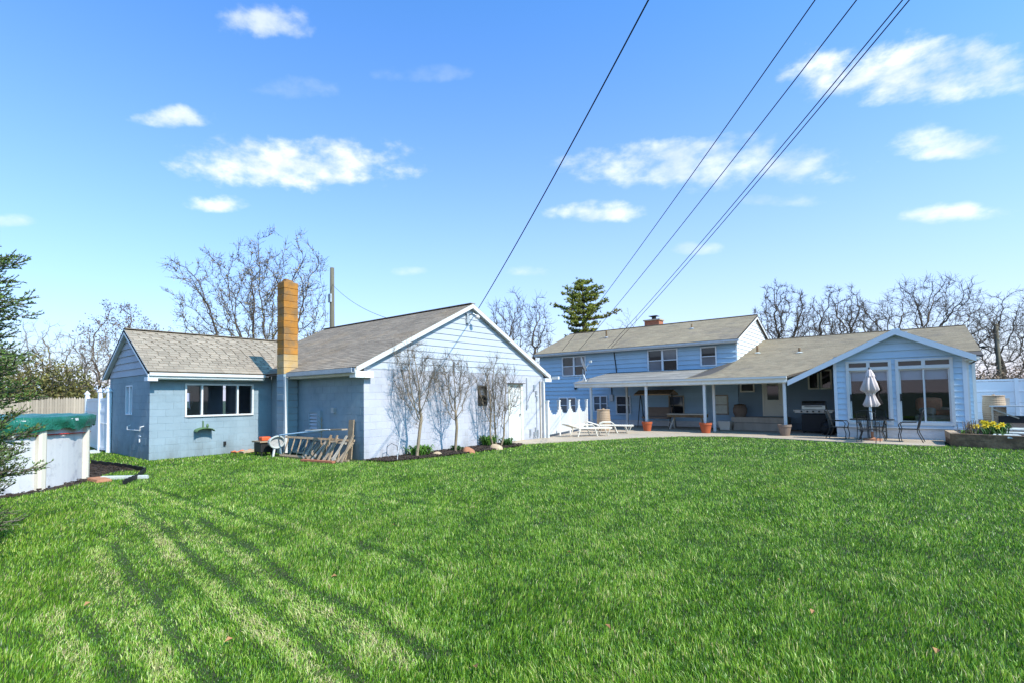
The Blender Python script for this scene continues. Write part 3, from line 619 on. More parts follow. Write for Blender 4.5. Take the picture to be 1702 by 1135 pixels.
    rbk = slab('roof', 'dark_edge', hou, [(HX1, RY2, zm(RY2)), (HX2, RY2, zm(RY2)), (HX2, 40, 2.6), (HX1, 40, 2.6)], .08)
    MB().beam((HX1+.1, RY2, zm(RY2)+.015), (HX2, RY2, zm(RY2)+.015), .24, .025).build('ridge_cap', 'shingle_brown', hou)
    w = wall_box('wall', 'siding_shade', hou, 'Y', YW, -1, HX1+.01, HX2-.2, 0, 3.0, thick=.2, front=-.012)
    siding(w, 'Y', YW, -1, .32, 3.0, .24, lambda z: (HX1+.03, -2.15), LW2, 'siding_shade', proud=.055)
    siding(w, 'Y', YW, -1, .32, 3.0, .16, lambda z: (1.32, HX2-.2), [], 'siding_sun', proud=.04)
    MB().box(HX2-.23, HX2-.14, YW-.05, YW+.05, .3, 3.0).build('corner_trim', 'white', hou)
    wall_box('wall', 'siding_sun', hou, 'X', HX2-.2, 1, YW+.2, 39, 0, 3.0, thick=.2, front=0)
    MB().prism([(HX2-.25, YW, 2.95), (HX2-.25, 39, 2.75), (HX2-.25, RY2, zm(RY2)-.1)], (.04, 0, 0)).build('gable_panel', 'siding_sun', hou)
    a, b, c, d = LW2[0]; window(hou, 'Y', YW, -1, a, b, c, d, fw=.06, fmat='cream', gmat='screen_dark', proud=.08)
    for (a, b, c, d) in LW2[2:]: window(hou, 'Y', YW, -1, a, b, c, d, fw=.06, fmat='cream', gmat='glass_dark', proud=.08)
    # porch door
    t = T('Y', YW, -1); d = MB(); tbox(d, t, -5.32, -4.62, -.01, .02, .62, 1.38); tbox(d, t, -5.32, -5.2, -.01, .02, 1.38, 2.55); tbox(d, t, -4.74, -4.62, -.01, .02, 1.38, 2.55); tbox(d, t, -5.2, -4.74, -.01, .02, 2.05, 2.09); tbox(d, t, -5.2, -4.74, -.01, .02, 2.45, 2.55)
    dr = d.build('door', 'cream', hou); f = MB(); tbox(f, t, -5.40, -5.32, -.01, .05, .62, 2.62); tbox(f, t, -4.62, -4.54, -.01, .05, .62, 2.62); tbox(f, t, -5.32, -4.62, -.01, .05, 2.55, 2.62); f.build('door_frame', 'cream', dr)
    f = MB(); tbox(f, t, -5.2, -4.74, -.008, .004, 1.38, 2.45); f.build('pane', 'glass_dark', dr); MB().tube([t(-4.68, .02, 1.15), t(-4.68, .08, 1.15)], .03, 8).build('handle', 'steel', dr)
    # wall clock in the nook
    ck = MB().tube([(-3.96, YW-.03, 2.52), (-3.96, YW-.09, 2.52)], .17, 24).build('wall_clock', 'cream', hou); MB().tube([(-3.96, YW-.091, 2.52), (-3.96, YW-.096, 2.52)], .13, 24).build('clock_face', 'stone_white', ck)
    # porch beam, posts, gutter
    MB().box(XL+.1, -3.78, YP+.06, YP+.22, 2.07, 2.26).build('porch_beam', 'white_old', hou)
    MB().box(XL, -3.74, YP-.02, YP+.01, 2.10, 2.32).build('fascia', 'white_old', hou)
    MB().box(XL, -3.74, YP-.12, YP-.022, 2.26, 2.335).build('gutter', 'white', hou)
    MB().box(XL-.02, XL+.02, YP, YW-.1, 2.12, 2.3).build('fascia', 'white_old', hou)
    for x, y in ((-12.22, YP+.14), (-9.40, YP+.14), (-6.84, YP+.14), (-6.7, YP+1.0), (-3.86, YP+.14), (-11.35, YP+2.4)):
        MB().box(x-.05, x+.05, y-.05, y+.05, .03, 2.08 if y < YP+.5 else 2.35).build('porch_post', 'white', hou)
    for (x, y, h, ) in ((-5.87, 28.6, .42), (-4.0, 28.0, .28)):
        MB().lathe([(.05, 0), (.05, h)], 8, (x, y, zm(y)-.03)).build('vent_pipe', 'tie_wood', hou); MB().lathe([(.16, 0), (.06, .06)], 10, (x, y, zm(y)+.005)).build('vent_flashing', 'stone_white', hou)
    # --- sunroom
    F = 23.3; SX0, SX1, PKX, PKZ, SS = -2.28, 1.30, -.46, 3.84, .515
    def rz(x): return PKZ-abs(x-PKX)*SS
    ys, ye_ = YP-.02, 29.0
    for (xe, nm) in ((-3.72, 'l'), (1.52, 'r')):
        r = slab('sunroom_roof', 'dark_edge', hou, [(PKX, ys, PKZ), (xe, ys, rz(xe)), (xe, 25.8 if nm == 'r' else ys+.6, rz(xe)), (PKX, ye_, PKZ)], .08)
        shingles(r, (xe, ys, rz(xe)), (xe, 25.8 if nm == 'r' else ys+.7, rz(xe)), (PKX, ys, PKZ), (PKX, ye_, PKZ), 'shingle_tan', course=.2, tab=.4)
        MB().hexa([(PKX, ys-.03, PKZ-.20), (xe, ys-.03, rz(xe)-.20), (xe, ys-.002, rz(xe)-.20), (PKX, ys-.002, PKZ-.20), (PKX, ys-.03, PKZ+.0), (xe, ys-.03, rz(xe)+.0), (xe, ys-.002, rz(xe)+.0), (PKX, ys-.002, PKZ+.0)]).build('rake_board', 'white_blue', hou)
        MB().hexa([(PKX, ys, PKZ-.11), (xe, ys, rz(xe)-.11), (xe, F, rz(xe)-.11), (PKX, F, PKZ-.11), (PKX, ys, PKZ-.09), (xe, ys, rz(xe)-.09), (xe, F, rz(xe)-.09), (PKX, F, PKZ-.09)]).build('rake_soffit', 'white_blue', hou)
    D = [(-1.90, -.60, .52, 2.80), (-.50, .98, .52, 2.80)]
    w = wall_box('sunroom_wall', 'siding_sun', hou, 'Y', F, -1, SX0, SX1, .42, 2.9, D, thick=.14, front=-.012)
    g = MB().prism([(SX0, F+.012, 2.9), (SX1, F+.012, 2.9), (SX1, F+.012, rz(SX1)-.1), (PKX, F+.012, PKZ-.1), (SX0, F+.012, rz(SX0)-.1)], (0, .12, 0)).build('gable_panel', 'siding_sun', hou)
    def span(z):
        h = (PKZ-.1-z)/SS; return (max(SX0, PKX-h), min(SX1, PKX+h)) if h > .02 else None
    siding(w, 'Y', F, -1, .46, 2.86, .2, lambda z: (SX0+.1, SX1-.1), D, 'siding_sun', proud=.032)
    siding(g, 'Y', F, -1, 2.862, 3.72, .25, span, [], 'siding_sun', proud=.045)
    for x in (SX0, SX1-.1): MB().box(x, x+.1, F-.035, F-.0, .42, 2.86).build('corner_trim', 'white_blue', hou)
    MB().box(SX0, SX1, F-.045, F-.0, .40, .452).build('sill_board', 'white_blue', hou)
    MB().box(SX0+.03, SX1-.03, F+.03, F+.2, 0, .40).build('foundation', 'foundation', hou)
    for x in (SX0+.1, ): wall_box('sunroom_wall', 'siding_shade', hou, 'X', SX0, -1, F+.13, YW-.02, 0.42, 3.0, thick=.1, front=0)
    ops = [(24.35, 26.2, 1.0, 2.4)]
    wr = wall_box('sunroom_wall', 'siding_sun', hou, 'X', SX1, 1, F+.13, YW-.02, .42, 2.95, ops, thick=.1, front=-.012)
    siding(wr, 'X', SX1, 1, .44, 2.9, .15, lambda z: (F+.03, YW-.05), ops, 'siding_sun')
    window(hou, 'X', SX1, 1, *ops[0], mull=(25.27,), fw=.06, gmat='glass', back=-.08)
    MB().box(SX1-.02, SX1+.05, F-.03, F+.028, .42, 2.72).build('corner_trim', 'white', hou)
    MB().box(SX1-.05, SX1+.3, F-.28, YW-.5, 2.66, 2.70).build('soffit', 'cream', hou)
    MB().box(SX1+.22, SX1+.3, ys+.1, 26, 2.66, 2.78).build('gutter', 'white', hou)
    MB().box(SX1-.06, SX1-.0, F+.3, YW-.1, 0, .41).build('foundation', 'foundation', hou)
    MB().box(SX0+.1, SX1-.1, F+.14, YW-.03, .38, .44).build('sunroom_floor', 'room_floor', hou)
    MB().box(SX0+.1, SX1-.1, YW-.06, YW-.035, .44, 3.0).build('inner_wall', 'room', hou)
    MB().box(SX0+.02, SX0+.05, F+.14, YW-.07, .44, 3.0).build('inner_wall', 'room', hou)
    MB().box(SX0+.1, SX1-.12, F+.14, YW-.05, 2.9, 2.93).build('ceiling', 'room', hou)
    # sliding doors with transoms
    t = T('Y', F, -1)
    for k, (a, b, z0, z1) in enumerate(D):
        fr = MB(); zt = 2.50
        for (c0, c1, w0, w1) in cut(a, b, z0, z1, [(a+.09, b-.09, z0+.09, zt-.04), (a+.09, (a+b)/2-.05, zt+.07, z1-.07), ((a+b)/2+.05, b-.09, zt+.07, z1-.07)]): tbox(fr, t, c0, c1, -.08, .06, w0, w1)
        dr = fr.build('sliding_door', 'white', hou)
        for j in range(2):
            l, r = (a+.09, (a+b)/2+.03) if j == 0 else ((a+b)/2-.03, b-.09); n0 = -.03 if j else -.065
            s = MB()
            for (c0, c1, w0, w1) in cut(l, r, z0+.09, zt-.04, [(l+.045, r-.045, z0+.14, zt-.085)]): tbox(s, t, c0, c1, n0, n0+.03, w0, w1)
            s.build('door_sash', 'white', dr)
            s = MB(); tbox(s, t, l+.045, r-.045, n0+.01, n0+.018, z0+.14, zt-.085); s.build('pane', 'glass', dr)
            s = MB(); l2, r2 = (a+.09, (a+b)/2-.05) if j == 0 else ((a+b)/2+.05, b-.09); tbox(s, t, l2, r2, -.05, -.04, zt+.07, z1-.07); s.build('transom_pane', 'glass_dark', dr)
            s = MB(); tbox(s, t, l+.05, r-.05, -.16, -.15, 2.08, 2.44); s.build('roller_shade', 'shade_white', dr)
        s = MB(); tbox(s, t, a+.10, a+.135, -.03, .06, 1.35, 1.6); s.build('handle', 'black', dr)
    # roof ventilator behind the gable peak
    v = MB().box(-.85, -.15, 26.6, 27.2, 3.55, 4.05).build('roof_ventilator', 'white_blue', hou); MB().box(-.62, -.38, 26.75, 27.0, 4.05, 4.2).build('ventilator_cap', 'siding_sun', v)
    # porch steps and platform
    MB().box(-6.5, -4.3, 25.9, YW-.03, .03, .60).build('porch_platform', 'grey_wood', hou); MB().box(-6.3, -4.3, 25.5, 25.898, .03, .36).build('step', 'grey_wood', hou)
house()
arm = thing('armchair', 'rust and tan armchair behind the right sliding glass door of the sunroom', 'armchair', (.52, 24.55, .44), R(38), local=True)
MB().box(-.42, .42, -.40, .40, 0, .40).build('seat_base', 'chair_tan', arm, bevel=.06)
MB().box(-.28, .28, -.42, .28, .402, .58).build('seat_cushion', 'chair_rust', arm, bevel=.06)
MB().box(-.40, .40, .12, .42, .50, 1.02).build('backrest', 'chair_rust', arm, bevel=.12)
for sx_ in (-.36, .36): MB().box(sx_-.09, sx_+.09, -.40, .2, .402, .66).build('armrest', 'chair_tan', arm, bevel=.07)
# ------------------------------------------------------------------ pool
def pool():
    c, r = POOLC, POOLR
    p = thing('swimming_pool', 'round above-ground pool with white marbled wall beside the spruce', 'pool', c)
    n = 24; A = [2*math.pi*(k+.35)/n for k in range(n)]
    for k in range(n):
        a0, a1 = A[k], A[k]+2*math.pi/n; mb = MB(); q = [a0+(a1-a0)*i/4 for i in range(5)]
        for i in range(4):
            P = lambda a, rr, z: (c.x+rr*math.cos(a), c.y+rr*math.sin(a), z)
            mb.hexa([P(q[i], r-.03, 0), P(q[i], r, 0), P(q[i+1], r, 0), P(q[i+1], r-.03, 0), P(q[i], r-.03, 1.28), P(q[i], r, 1.28), P(q[i+1], r, 1.28), P(q[i+1], r-.03, 1.28)])
        mb.build('wall_panel', 'pool_wall', p)
        if k % 2 == 0: 
            rr = r+.05; x, y = c.x+rr*math.cos(a0), c.y+rr*math.sin(a0); ca, sa = math.cos(a0), math.sin(a0)
            w, d = .085, .05
            MB().prism([(x-sa*u*w+ca*v*d, y+ca*u*w+sa*v*d, 0) for u, v in ((-1, -1), (1, -1), (1, .4), (.5, 1), (-.5, 1), (-1, .4))], (0, 0, 1.3)).build('upright', 'plastic_white', p)
    MB().lathe([(r-.1, 1.281), (r+.1, 1.281), (r+.1, 1.33), (r-.1, 1.33), (r-.1, 1.281)], 48, c, cap=False).build('top_rail', 'white', p)
    # tarp
    cv = thing('pool_cover', 'crinkled green tarpaulin cover tied over the above-ground pool', 'pool cover', (c.x, c.y, 1.33))
    mb = MB(); na = 200; rad = [0, .5, 1.1, 1.7, 2.2, 2.55, r+.06, r+.115, r+.13, r+.13, r+.125, r+.12]
    def nzv(a, s, k): return mnoise.noise(Vector((math.cos(a)*s, math.sin(a)*s, k)))
    for i, R_ in enumerate(rad):
        for j in range(na):
            a = 2*math.pi*j/na; hang = .22+.08*nzv(a, 9, 1)+.05*nzv(a, 26, 4)
            if i < 6: z = 1.36+.05*nzv(a, 2+i, i*.7)+.02*nzv(a, 11, i*2.)-(.1*(1-R_/2.6))
            elif i == 6: z = 1.385+.02*nzv(a, 9, 2)
            elif i == 7: z = 1.36+.02*nzv(a, 9, 3)
            else: z = 1.34-hang*(i-7)/4
            rr = R_ if i < 7 else R_+.05*nzv(a, 16, 5+i*.35)+.03*nzv(a, 42, i*.8)
            mb.v.append((c.x+rr*math.cos(a), c.y+rr*math.sin(a), z))
    for i in range(len(rad)-1):
        for j in range(na): mb.f.append((i*na+j, i*na+(j+1) % na, (i+1)*na+(j+1) % na, (i+1)*na+j))
    mb.build('tarpaulin', 'tarp', cv, smooth=True)
    pts = []
    for j in range(61):
        a = -1.6+3.0*j/60; pts.append((c.x+(r+.045)*math.cos(a), c.y+(r+.045)*math.sin(a), 1.01+.03*math.sin(a*3)))
    MB().tube(pts, .012, 6).build('tie_cord', 'red', cv)
    a = 0.42; q = Vector((c.x+(r+.06)*math.cos(a), c.y+(r+.06)*math.sin(a), 1.04)); MB().box(q.x-.03, q.x+.03, q.y-.05, q.y+.05, q.z-.03, q.z+.03).build('cord_buckle', 'white', cv)
pool()
# edging, stones by the pool
e = MB(); P_ = [G(205, 806), G(228, 796), G(242, 784), G(205, 777), G(152, 771)]
for k in range(len(P_)-1):
    a, b = P_[k], P_[k+1]; m_ = 8
    for i in range(m_):
        q0, q1 = a.lerp(b, i/m_), a.lerp(b, (i+1)/m_); e.beam(q0+Vector((0, 0, .05)), q1+Vector((0, 0, .05)), .03, .10+.03*(i % 2))
tag(e.build('lawn_edging', 'black'), 'black scalloped plastic edging around mulch beside the pool', 'edging')
q = G(208, 796); b = MB().hexa([q+Vector(v) for v in ((-.42, -.32, 0), (-.3, -.4, 0), (.4, .3, 0), (.28, .38, 0), (-.41, -.32, .08), (-.3, -.38, .08), (.38, .29, .09), (.28, .36, .08))])
tag(b.build('edging_stone', 'stone_white', bevel=.02), 'long white border stone lying at the mulch corner by the pool', 'stone')
q = G(165, 799); b = MB().hexa([q+Vector(v) for v in ((-.3, -.16, 0), (.3, -.12, 0), (.32, .16, 0), (-.28, .14, 0), (-.28, -.14, .07), (.28, -.1, .07), (.3, .14, .06), (-.26, .12, .07))])
tag(b.build('paver', 'rock_red', bevel=.015), 'flat rusty brown paver in the mulch at the foot of the pool', 'paver')
# ------------------------------------------------------------------ fences on the left
def stockade():
    X = -28.0; f = thing('stockade_fence', 'weathered wooden stockade fence behind the covered pool', 'fence', (X, 3, 0))
    y = -9.0; me = {}
    while y < 6.15:
        w = .085; h = 1.84+random.uniform(-.03, .03); k = random.randrange(4)
        if k not in me:
            b = MB().prism([(0, 0, 0), (0, w, 0), (0, w, 1.78+k*.02), (0, w*.5, 1.85+k*.02), (0, 0, 1.78+k*.02)], (-.02, 0, 0)); mm = bpy.data.meshes.new('picket'); mm.from_pydata(b.v, [], b.f); mm.materials.append(MATS['fence_wood']); mm.update(); me[k] = mm
        put('picket', me[k], f, (X+random.uniform(-.008, .008), y, 0)); y += .092
    for z in (.4, 1.4): MB().box(X-.07, X-.022, -9, 6.15, z, z+.09).build('rail', 'grey_wood', f)
stockade()
def vinyl_gate():
    A = PY(143, 740, 6.2); f = thing('vinyl_gate', 'white vinyl gate and posts between stockade fence and shed', 'gate', (-22, 5.4, 0))
    p0, p1, p2 = Vector((-27.6, 6.2, 0)), Vector((-21.4, 5.0, 0)), Vector((-20.5, 4.95, 0))
    p1 = AT(166, 700, 17.0); p1.z = 0; p2 = AT(180.5, 700, 16.6); p2.z = 0; p0 = AT(144, 700, 19.0); p0.z = 0
    for p, h in ((p0, 1.95), (p1, 2.0), (p2, 2.0)):
        MB().box(p.x-.06, p.x+.06, p.y-.06, p.y+.06, 0, h).build('post', 'vinyl', f)
        MB().add([(p.x-.09, p.y-.09, h), (p.x+.09, p.y-.09, h), (p.x+.09, p.y+.09, h), (p.x-.09, p.y+.09, h), (p.x, p.y, h+.14)], [(3, 2, 1, 0), (0, 1, 4), (1, 2, 4), (2, 3, 4), (3, 0, 4)]).build('post_cap', 'vinyl', f)
    for a, b in ((p0, p1), (p1, p2)):
        n = max(2, int((b-a).length/.28))
        for i in range(n):
            q0, q1 = a.lerp(b, (i+.02)/n), a.lerp(b, (i+.98)/n); MB().beam(q0+Vector((0, 0, .93)), q1+Vector((0, 0, .93)), .03, 1.66).build('board', 'vinyl', f)
        for z in (.12, 1.35, 1.74): MB().beam(a+Vector((0, 0, z)), b+Vector((0, 0, z)), .055, .09).build('rail', 'vinyl', f)
    q = p2+Vector((.1, -.08, .95)); MB().tube([q+Vector((-.9, .0, 0)), q], .012, 6).build('latch', 'white', f)
    s = p1+Vector((.3, -.3, 0)); b = MB().hexa([s+Vector(v) for v in ((-.3, -.2, 0), (.35, -.2, 0), (.35, .2, 0), (-.3, .2, 0), (-.28, -.18, .08), (.33, -.18, .06), (.33, .18, .06), (-.28, .18, .08))])
    tag(b.build('paver', 'stone_white', bevel=.02), 'pale flat stone on the grass at the foot of the vinyl gate', 'paver')
vinyl_gate()
def neighbour():
    n = thing('neighbour_house', 'low white neighbour house partly seen behind the stockade fence', 'house', (-46, 8, 0))
    MB().box(-50, -44, 2, 12.2, 0, 2.3).build('wall', 'vinyl', n)
    MB().prism([(-43.7, 1.7, 2.3), (-47, 1.7, 2.95), (-50.3, 1.7, 2.3)], (0, 10.8, 0)).build('roof', 'vinyl', n)
    for y in (4, 6.6, 9.4):
        w = window(n, 'X', -44, 1, y, y+1.1, .9, 2.0, mull=(y+.55,), back=0)
neighbour()
# ------------------------------------------------------------------ trees
def tree(name, label, base, H, Wd, seed, trunk_mat='bark', twig_mat='twig_grey', stems=1, tf=.28, n_att=420, tr=.2, twig_r=.012, group=None, leaf=None, jit=.35, up=.1, shape='round', twigs=3, twig_len=1.5, lean=(0, 0), step=None, tup=.3, tj=.09):
    """bare tree grown by space colonisation: limbs reach for points spread through the crown's volume, radii follow the pipe model"""
    g = np.random.default_rng(seed); b = Vector(base); A = g.normal(size=(n_att, 3)); A /= np.linalg.norm(A, axis=1)[:, None]; A *= g.random((n_att, 1))**.42
    lump = np.array([mnoise.noise(Vector(a*1.9+seed)) for a in A]); A *= (1+.38*lump)[:, None]
    zc, rz = H*(1+tf)/2, H*(1-tf)/2; A[:, 2] = zc+A[:, 2]*rz
    k = np.ones(n_att) if shape == 'round' else .32+.68*np.clip((A[:, 2]-tf*H)/(H*(1-tf)), 0, 1)**.8
    A[:, 0] = A[:, 0]*Wd/2*k+lean[0]*A[:, 2]/H; A[:, 1] = A[:, 1]*Wd/2*k+lean[1]*A[:, 2]/H
    st = step or max(H, Wd)/30; P = []; par = []; kids = []
    def add(p, pa):
        P.append(np.array(p, float)); par.append(pa); kids.append(0)
        if pa >= 0: kids[pa] += 1
        return len(P)-1
    for s in range(stems):
        a = 2*math.pi*s/stems+g.uniform(-.4, .4); r0 = 0 if stems == 1 else .12; d = np.array([math.cos(a)*(.0 if stems == 1 else .32), math.sin(a)*(.0 if stems == 1 else .32), 1.0]); d[:2] += np.array(lean)/H
        q = add((math.cos(a)*r0, math.sin(a)*r0, -.03), -1); z = 0; 
        while z < tf*H*g.uniform(.85, 1.15):
            d = d+g.normal(size=3)*tj; d /= np.linalg.norm(d); q = add(P[q]+d*st, q); z = P[q][2]
    near = np.full(n_att, -1); dist = np.full(n_att, 1e9); alive = np.ones(n_att, bool); done = 0
    for it in range(90):
        new = np.array(P[done:]); 
        if len(new) == 0: break
        dd = np.linalg.norm(A[:, None, :]-new[None], axis=2); mi = dd.argmin(1); md = dd.min(1); u = md < dist; dist[u] = md[u]; near[u] = mi[u]+done; done = len(P)
        alive &= dist > st*1.7
        if not alive.any(): break
        idx = np.where(alive)[0]; v = A[idx]-np.array(P)[near[idx]]; v /= np.linalg.norm(v, axis=1)[:, None]
        acc = {}
        for n_, vv in zip(near[idx], v): acc[n_] = acc.get(n_, 0)+vv
        for n_, vv in acc.items():
            if kids[n_] >= 3: 
                kill = alive & (near == n_); kill[g.random(n_att) < .5] = False; alive &= ~kill; continue
            vv = vv/(np.linalg.norm(vv)+1e-9)+g.normal(size=3)*jit+np.array([0, 0, up]); vv /= np.linalg.norm(vv); add(P[n_]+vv*st, n_)
    n = len(P); ch = [[] for _ in range(n)]
    for i in range(n):
        if par[i] >= 0: ch[par[i]].append(i)
    rad = np.zeros(n)
    for i in range(n-1, -1, -1): rad[i] = 1.0 if not ch[i] else sum(rad[c]**2.25 for c in ch[i])**(1/2.25)
    mx = rad.max(); ex = math.log(tr/twig_r)/math.log(mx) if mx > 1 else 1; rad = twig_r*rad**ex
    for i in range(n):
        if par[i] < 0: rad[i] *= 1.25
    o = thing(name, label, 'tree', b, group=group); tk, cr, lf = MB(), MB(), MB(); V3 = lambda q: b+Vector(q)
    stack = [i for i in range(n) if par[i] < 0]
    while stack:
        i = stack.pop(); chain = [i] if par[i] < 0 else [par[i], i]
        while ch[chain[-1]]:
            c = sorted(ch[chain[-1]], key=lambda x: -rad[x]); stack += c[1:]; chain.append(c[0])
        if len(chain) < 2: continue
        rs = [float(rad[c]) for c in chain]
        if par[i] >= 0: rs[0] = rs[1]
        big = max(rs) > tr*.3; (tk if big else cr).tube([V3(P[c]) for c in chain], rs, 8 if max(rs) > .1 else (5 if big else 3), cap=False)
    for i in range(n):
        if rad[i] < twig_r*2.6 and par[i] >= 0:
            d0 = P[i]-P[par[i]]; d0 /= np.linalg.norm(d0)
            for t in range(twigs if not ch[i] else max(1, twigs-2)):
                d = d0*.7+g.normal(size=3)*.55+np.array([0, 0, tup]); d /= np.linalg.norm(d); L1 = st*twig_len*g.uniform(.5, 1.2); q1 = P[i]+d*L1*.5; d = d+g.normal(size=3)*.3+np.array([0, 0, tup*.5]); d /= np.linalg.norm(d); q2 = q1+d*L1*.5
                cr.tube([V3(P[i]), V3(q1), V3(q2)], [twig_r*.8, twig_r*.65, twig_r*.4], 3, cap=False)
                if leaf:
                    for kk in range(leaf[1]):
                        c = V3(q2 if kk % 2 else q1)+Vector(g.normal(size=3))*leaf[2]*1.3; u = Vector(g.normal(size=3)).normalized()*leaf[2]; w = u.orthogonal().normalized()*leaf[2]*.5; lf.add([c-u, c+w, c+u, c-w], [(0, 1, 2, 3)])
    tk.build('trunk', trunk_mat, o, smooth=True); cr.build('crown', twig_mat, o)
    if leaf: lf.build('buds', leaf[0], o)
    return o
def gbase(px, depth, py=660):
    p = AT(px, py, depth); return Vector((p.x, p.y, 0))
def ztop(px, py, depth): return AT(px, py, depth).z
def bg(name, label, px, py_top, wpx, depth, seed, **k):
    return tree(name, label, gbase(px, depth), ztop(px, py_top, depth), wpx*depth/FPX, seed, **k)
bg('bare_tree', 'large bare multi-stemmed tree with tan spring buds behind the shed chimney', 430, 402, 255, 31, 11, stems=5, tf=.22, n_att=1300, jit=.2, step=.32, tr=.18, trunk_mat='bark_dark', twig_mat='bark_dark', leaf=('bud_tan', 1, .055), twig_r=.012, twigs=6, twig_len=1.9, up=.15)
bg('bare_tree', 'low brown bare tree just left of the shed roof peak', 205, 508, 150, 34, 12, stems=3, tf=.2, n_att=480, tr=.13, trunk_mat='bark_dark', twig_mat='twig_brown', leaf=('twig_brown', 2, .07), twigs=4)
bg('bare_tree', 'sprawling bare tree arching over the stockade fence left of the shed', 120, 545, 190, 30, 13, stems=2, tf=.25, n_att=300, tr=.14, trunk_mat='bark', twig_mat='twig_grey', tup=-.1, twigs=4)
bg('bare_tree', 'thin bare tree showing between spruce branches and fence', 62, 520, 110, 44, 14, stems=2, tf=.3, n_att=220, tr=.13, trunk_mat='bark', twig_mat='twig_grey')
bg('bare_tree', 'dark bare tree rising behind the right slope of the garage roof', 862, 488, 138, 42, 15, stems=2, tf=.28, n_att=650, tr=.2, trunk_mat='bark_dark', twig_mat='bark_dark', twig_r=.015, jit=.3, twigs=6, twig_len=1.9)
bg('bare_tree', 'faint reddish bare tree above the two-storey roof beside the pine', 1042, 512, 80, 62, 16, stems=3, tf=.25, n_att=240, tr=.14, trunk_mat='bark', twig_mat='twig_brown', twig_r=.014)
RT = [('dark bare tree nearest the two-storey gable end', 1304, 468, 105, 46, 21), ('dark bare tree with spreading limbs above the middle of the single-storey roof', 1405, 476, 112, 47, 22),
      ('tallest and widest bare tree behind the sunroom peak', 1548, 450, 200, 46, 23), ('dark bare tree at the right picture edge beyond the white fence', 1712, 486, 185, 44, 24)]
for (lb, px, py, w, dp, sd_) in RT:
    bg('bare_tree', lb, px, py, w, dp, sd_, stems=1 if sd_ % 2 else 2, tf=.26, n_att=700, step=w*dp/FPX/26, tr=.32, trunk_mat='bark_dark', twig_mat='bark_dark', twig_r=.016, jit=.3, twigs=6, twig_len=2.0, tup=.15, group='dark bare trees behind the house')
bg('bare_tree', 'paler far bare tree between the right lamp pole and the sunroom roof', 1640, 535, 110, 70, 25, stems=2, tf=.25, n_att=260, tr=.18, trunk_mat='bark', twig_mat='twig_grey', twig_r=.02)
bg('bare_tree', 'pale far bare tree low behind the dark trees above the long roof', 1352, 512, 120, 75, 26, stems=2, tf=.25, n_att=260, tr=.18, trunk_mat='bark', twig_mat='twig_grey', twig_r=.02)
def bush(name, label, base, rx, ry, h, n, mat, ls, seed, cat='bush', group=None):
    r = np.random.default_rng(seed); o = thing(name, label, cat, base, group=group)
    k = MB()
    for i in range(9):
        a = r.uniform(0, 6.28); k.tube([base, Vector(base)+Vector((math.cos(a)*rx*.3, math.sin(a)*ry*.3, h*.45)), Vector(base)+Vector((math.cos(a)*rx*.75, math.sin(a)*ry*.75, h*.8))], [.04, .03, .012], 4)
    k.build('stem', 'bark', o)
    u = r.normal(size=(n, 3)); u /= np.linalg.norm(u, axis=1)[:, None]; rad = r.uniform(.35, 1.08, n)**.6
    lump = np.array([mnoise.noise(Vector(x*2.2)) for x in u]); rad *= 1+.35*lump
    c = np.array(base)+np.stack([u[:, 0]*rad*rx, u[:, 1]*rad*ry, np.abs(u[:, 2])*rad*h*.95+.05*h], 1)
    d1 = r.normal(size=(n, 3)); d1 /= np.linalg.norm(d1, axis=1)[:, None]; d2 = np.cross(d1, r.normal(size=(n, 3))); d2 /= np.linalg.norm(d2, axis=1)[:, None]
    s = r.uniform(.6, 1.3, (n, 1))*ls; V = np.stack([c-d1*s, c+d2*s*.35, c+d1*s, c-d2*s*.35], 1).reshape(-1, 3)
    me = bpy.data.meshes.new('foliage'); me.from_pydata(V.tolist(), [], np.arange(4*n).reshape(-1, 4).tolist()); me.materials.append(MATS[mat]); me.update(); put('foliage', me, o)
    return o
bush('hedge_bush', 'olive green bush behind the stockade fence beside the spruce', gbase(85, 27), 2.5, 2.5, 3.9, 9000, 'bush_green', .11, 31)
bush('hedge_bush', 'reddish brown bush behind the stockade fence near the vinyl gate', gbase(128, 30), 1.9, 1.9, 3.0, 4500, 'bush_brown', .1, 32)
bush('hedge_bush', 'dense olive bush at the far left half hidden by spruce branches', gbase(10, 27), 2.4, 2.4, 3.6, 6000, 'bush_green', .11, 33)
for i, px in enumerate((1630, 1672, 1715)):
    bush('brush', ('tan brushy thicket above the white fence beside the sunroom', 'tan brushy thicket above the white fence behind the lamp pole', 'tan brushy thicket above the white fence at the right edge')[i], gbase(px, 40), 2.2, 2.0, 3.2+.2*i, 4500, 'bush_brown', .10, 35+i, cat='thicket', group='thickets beyond the white fence')
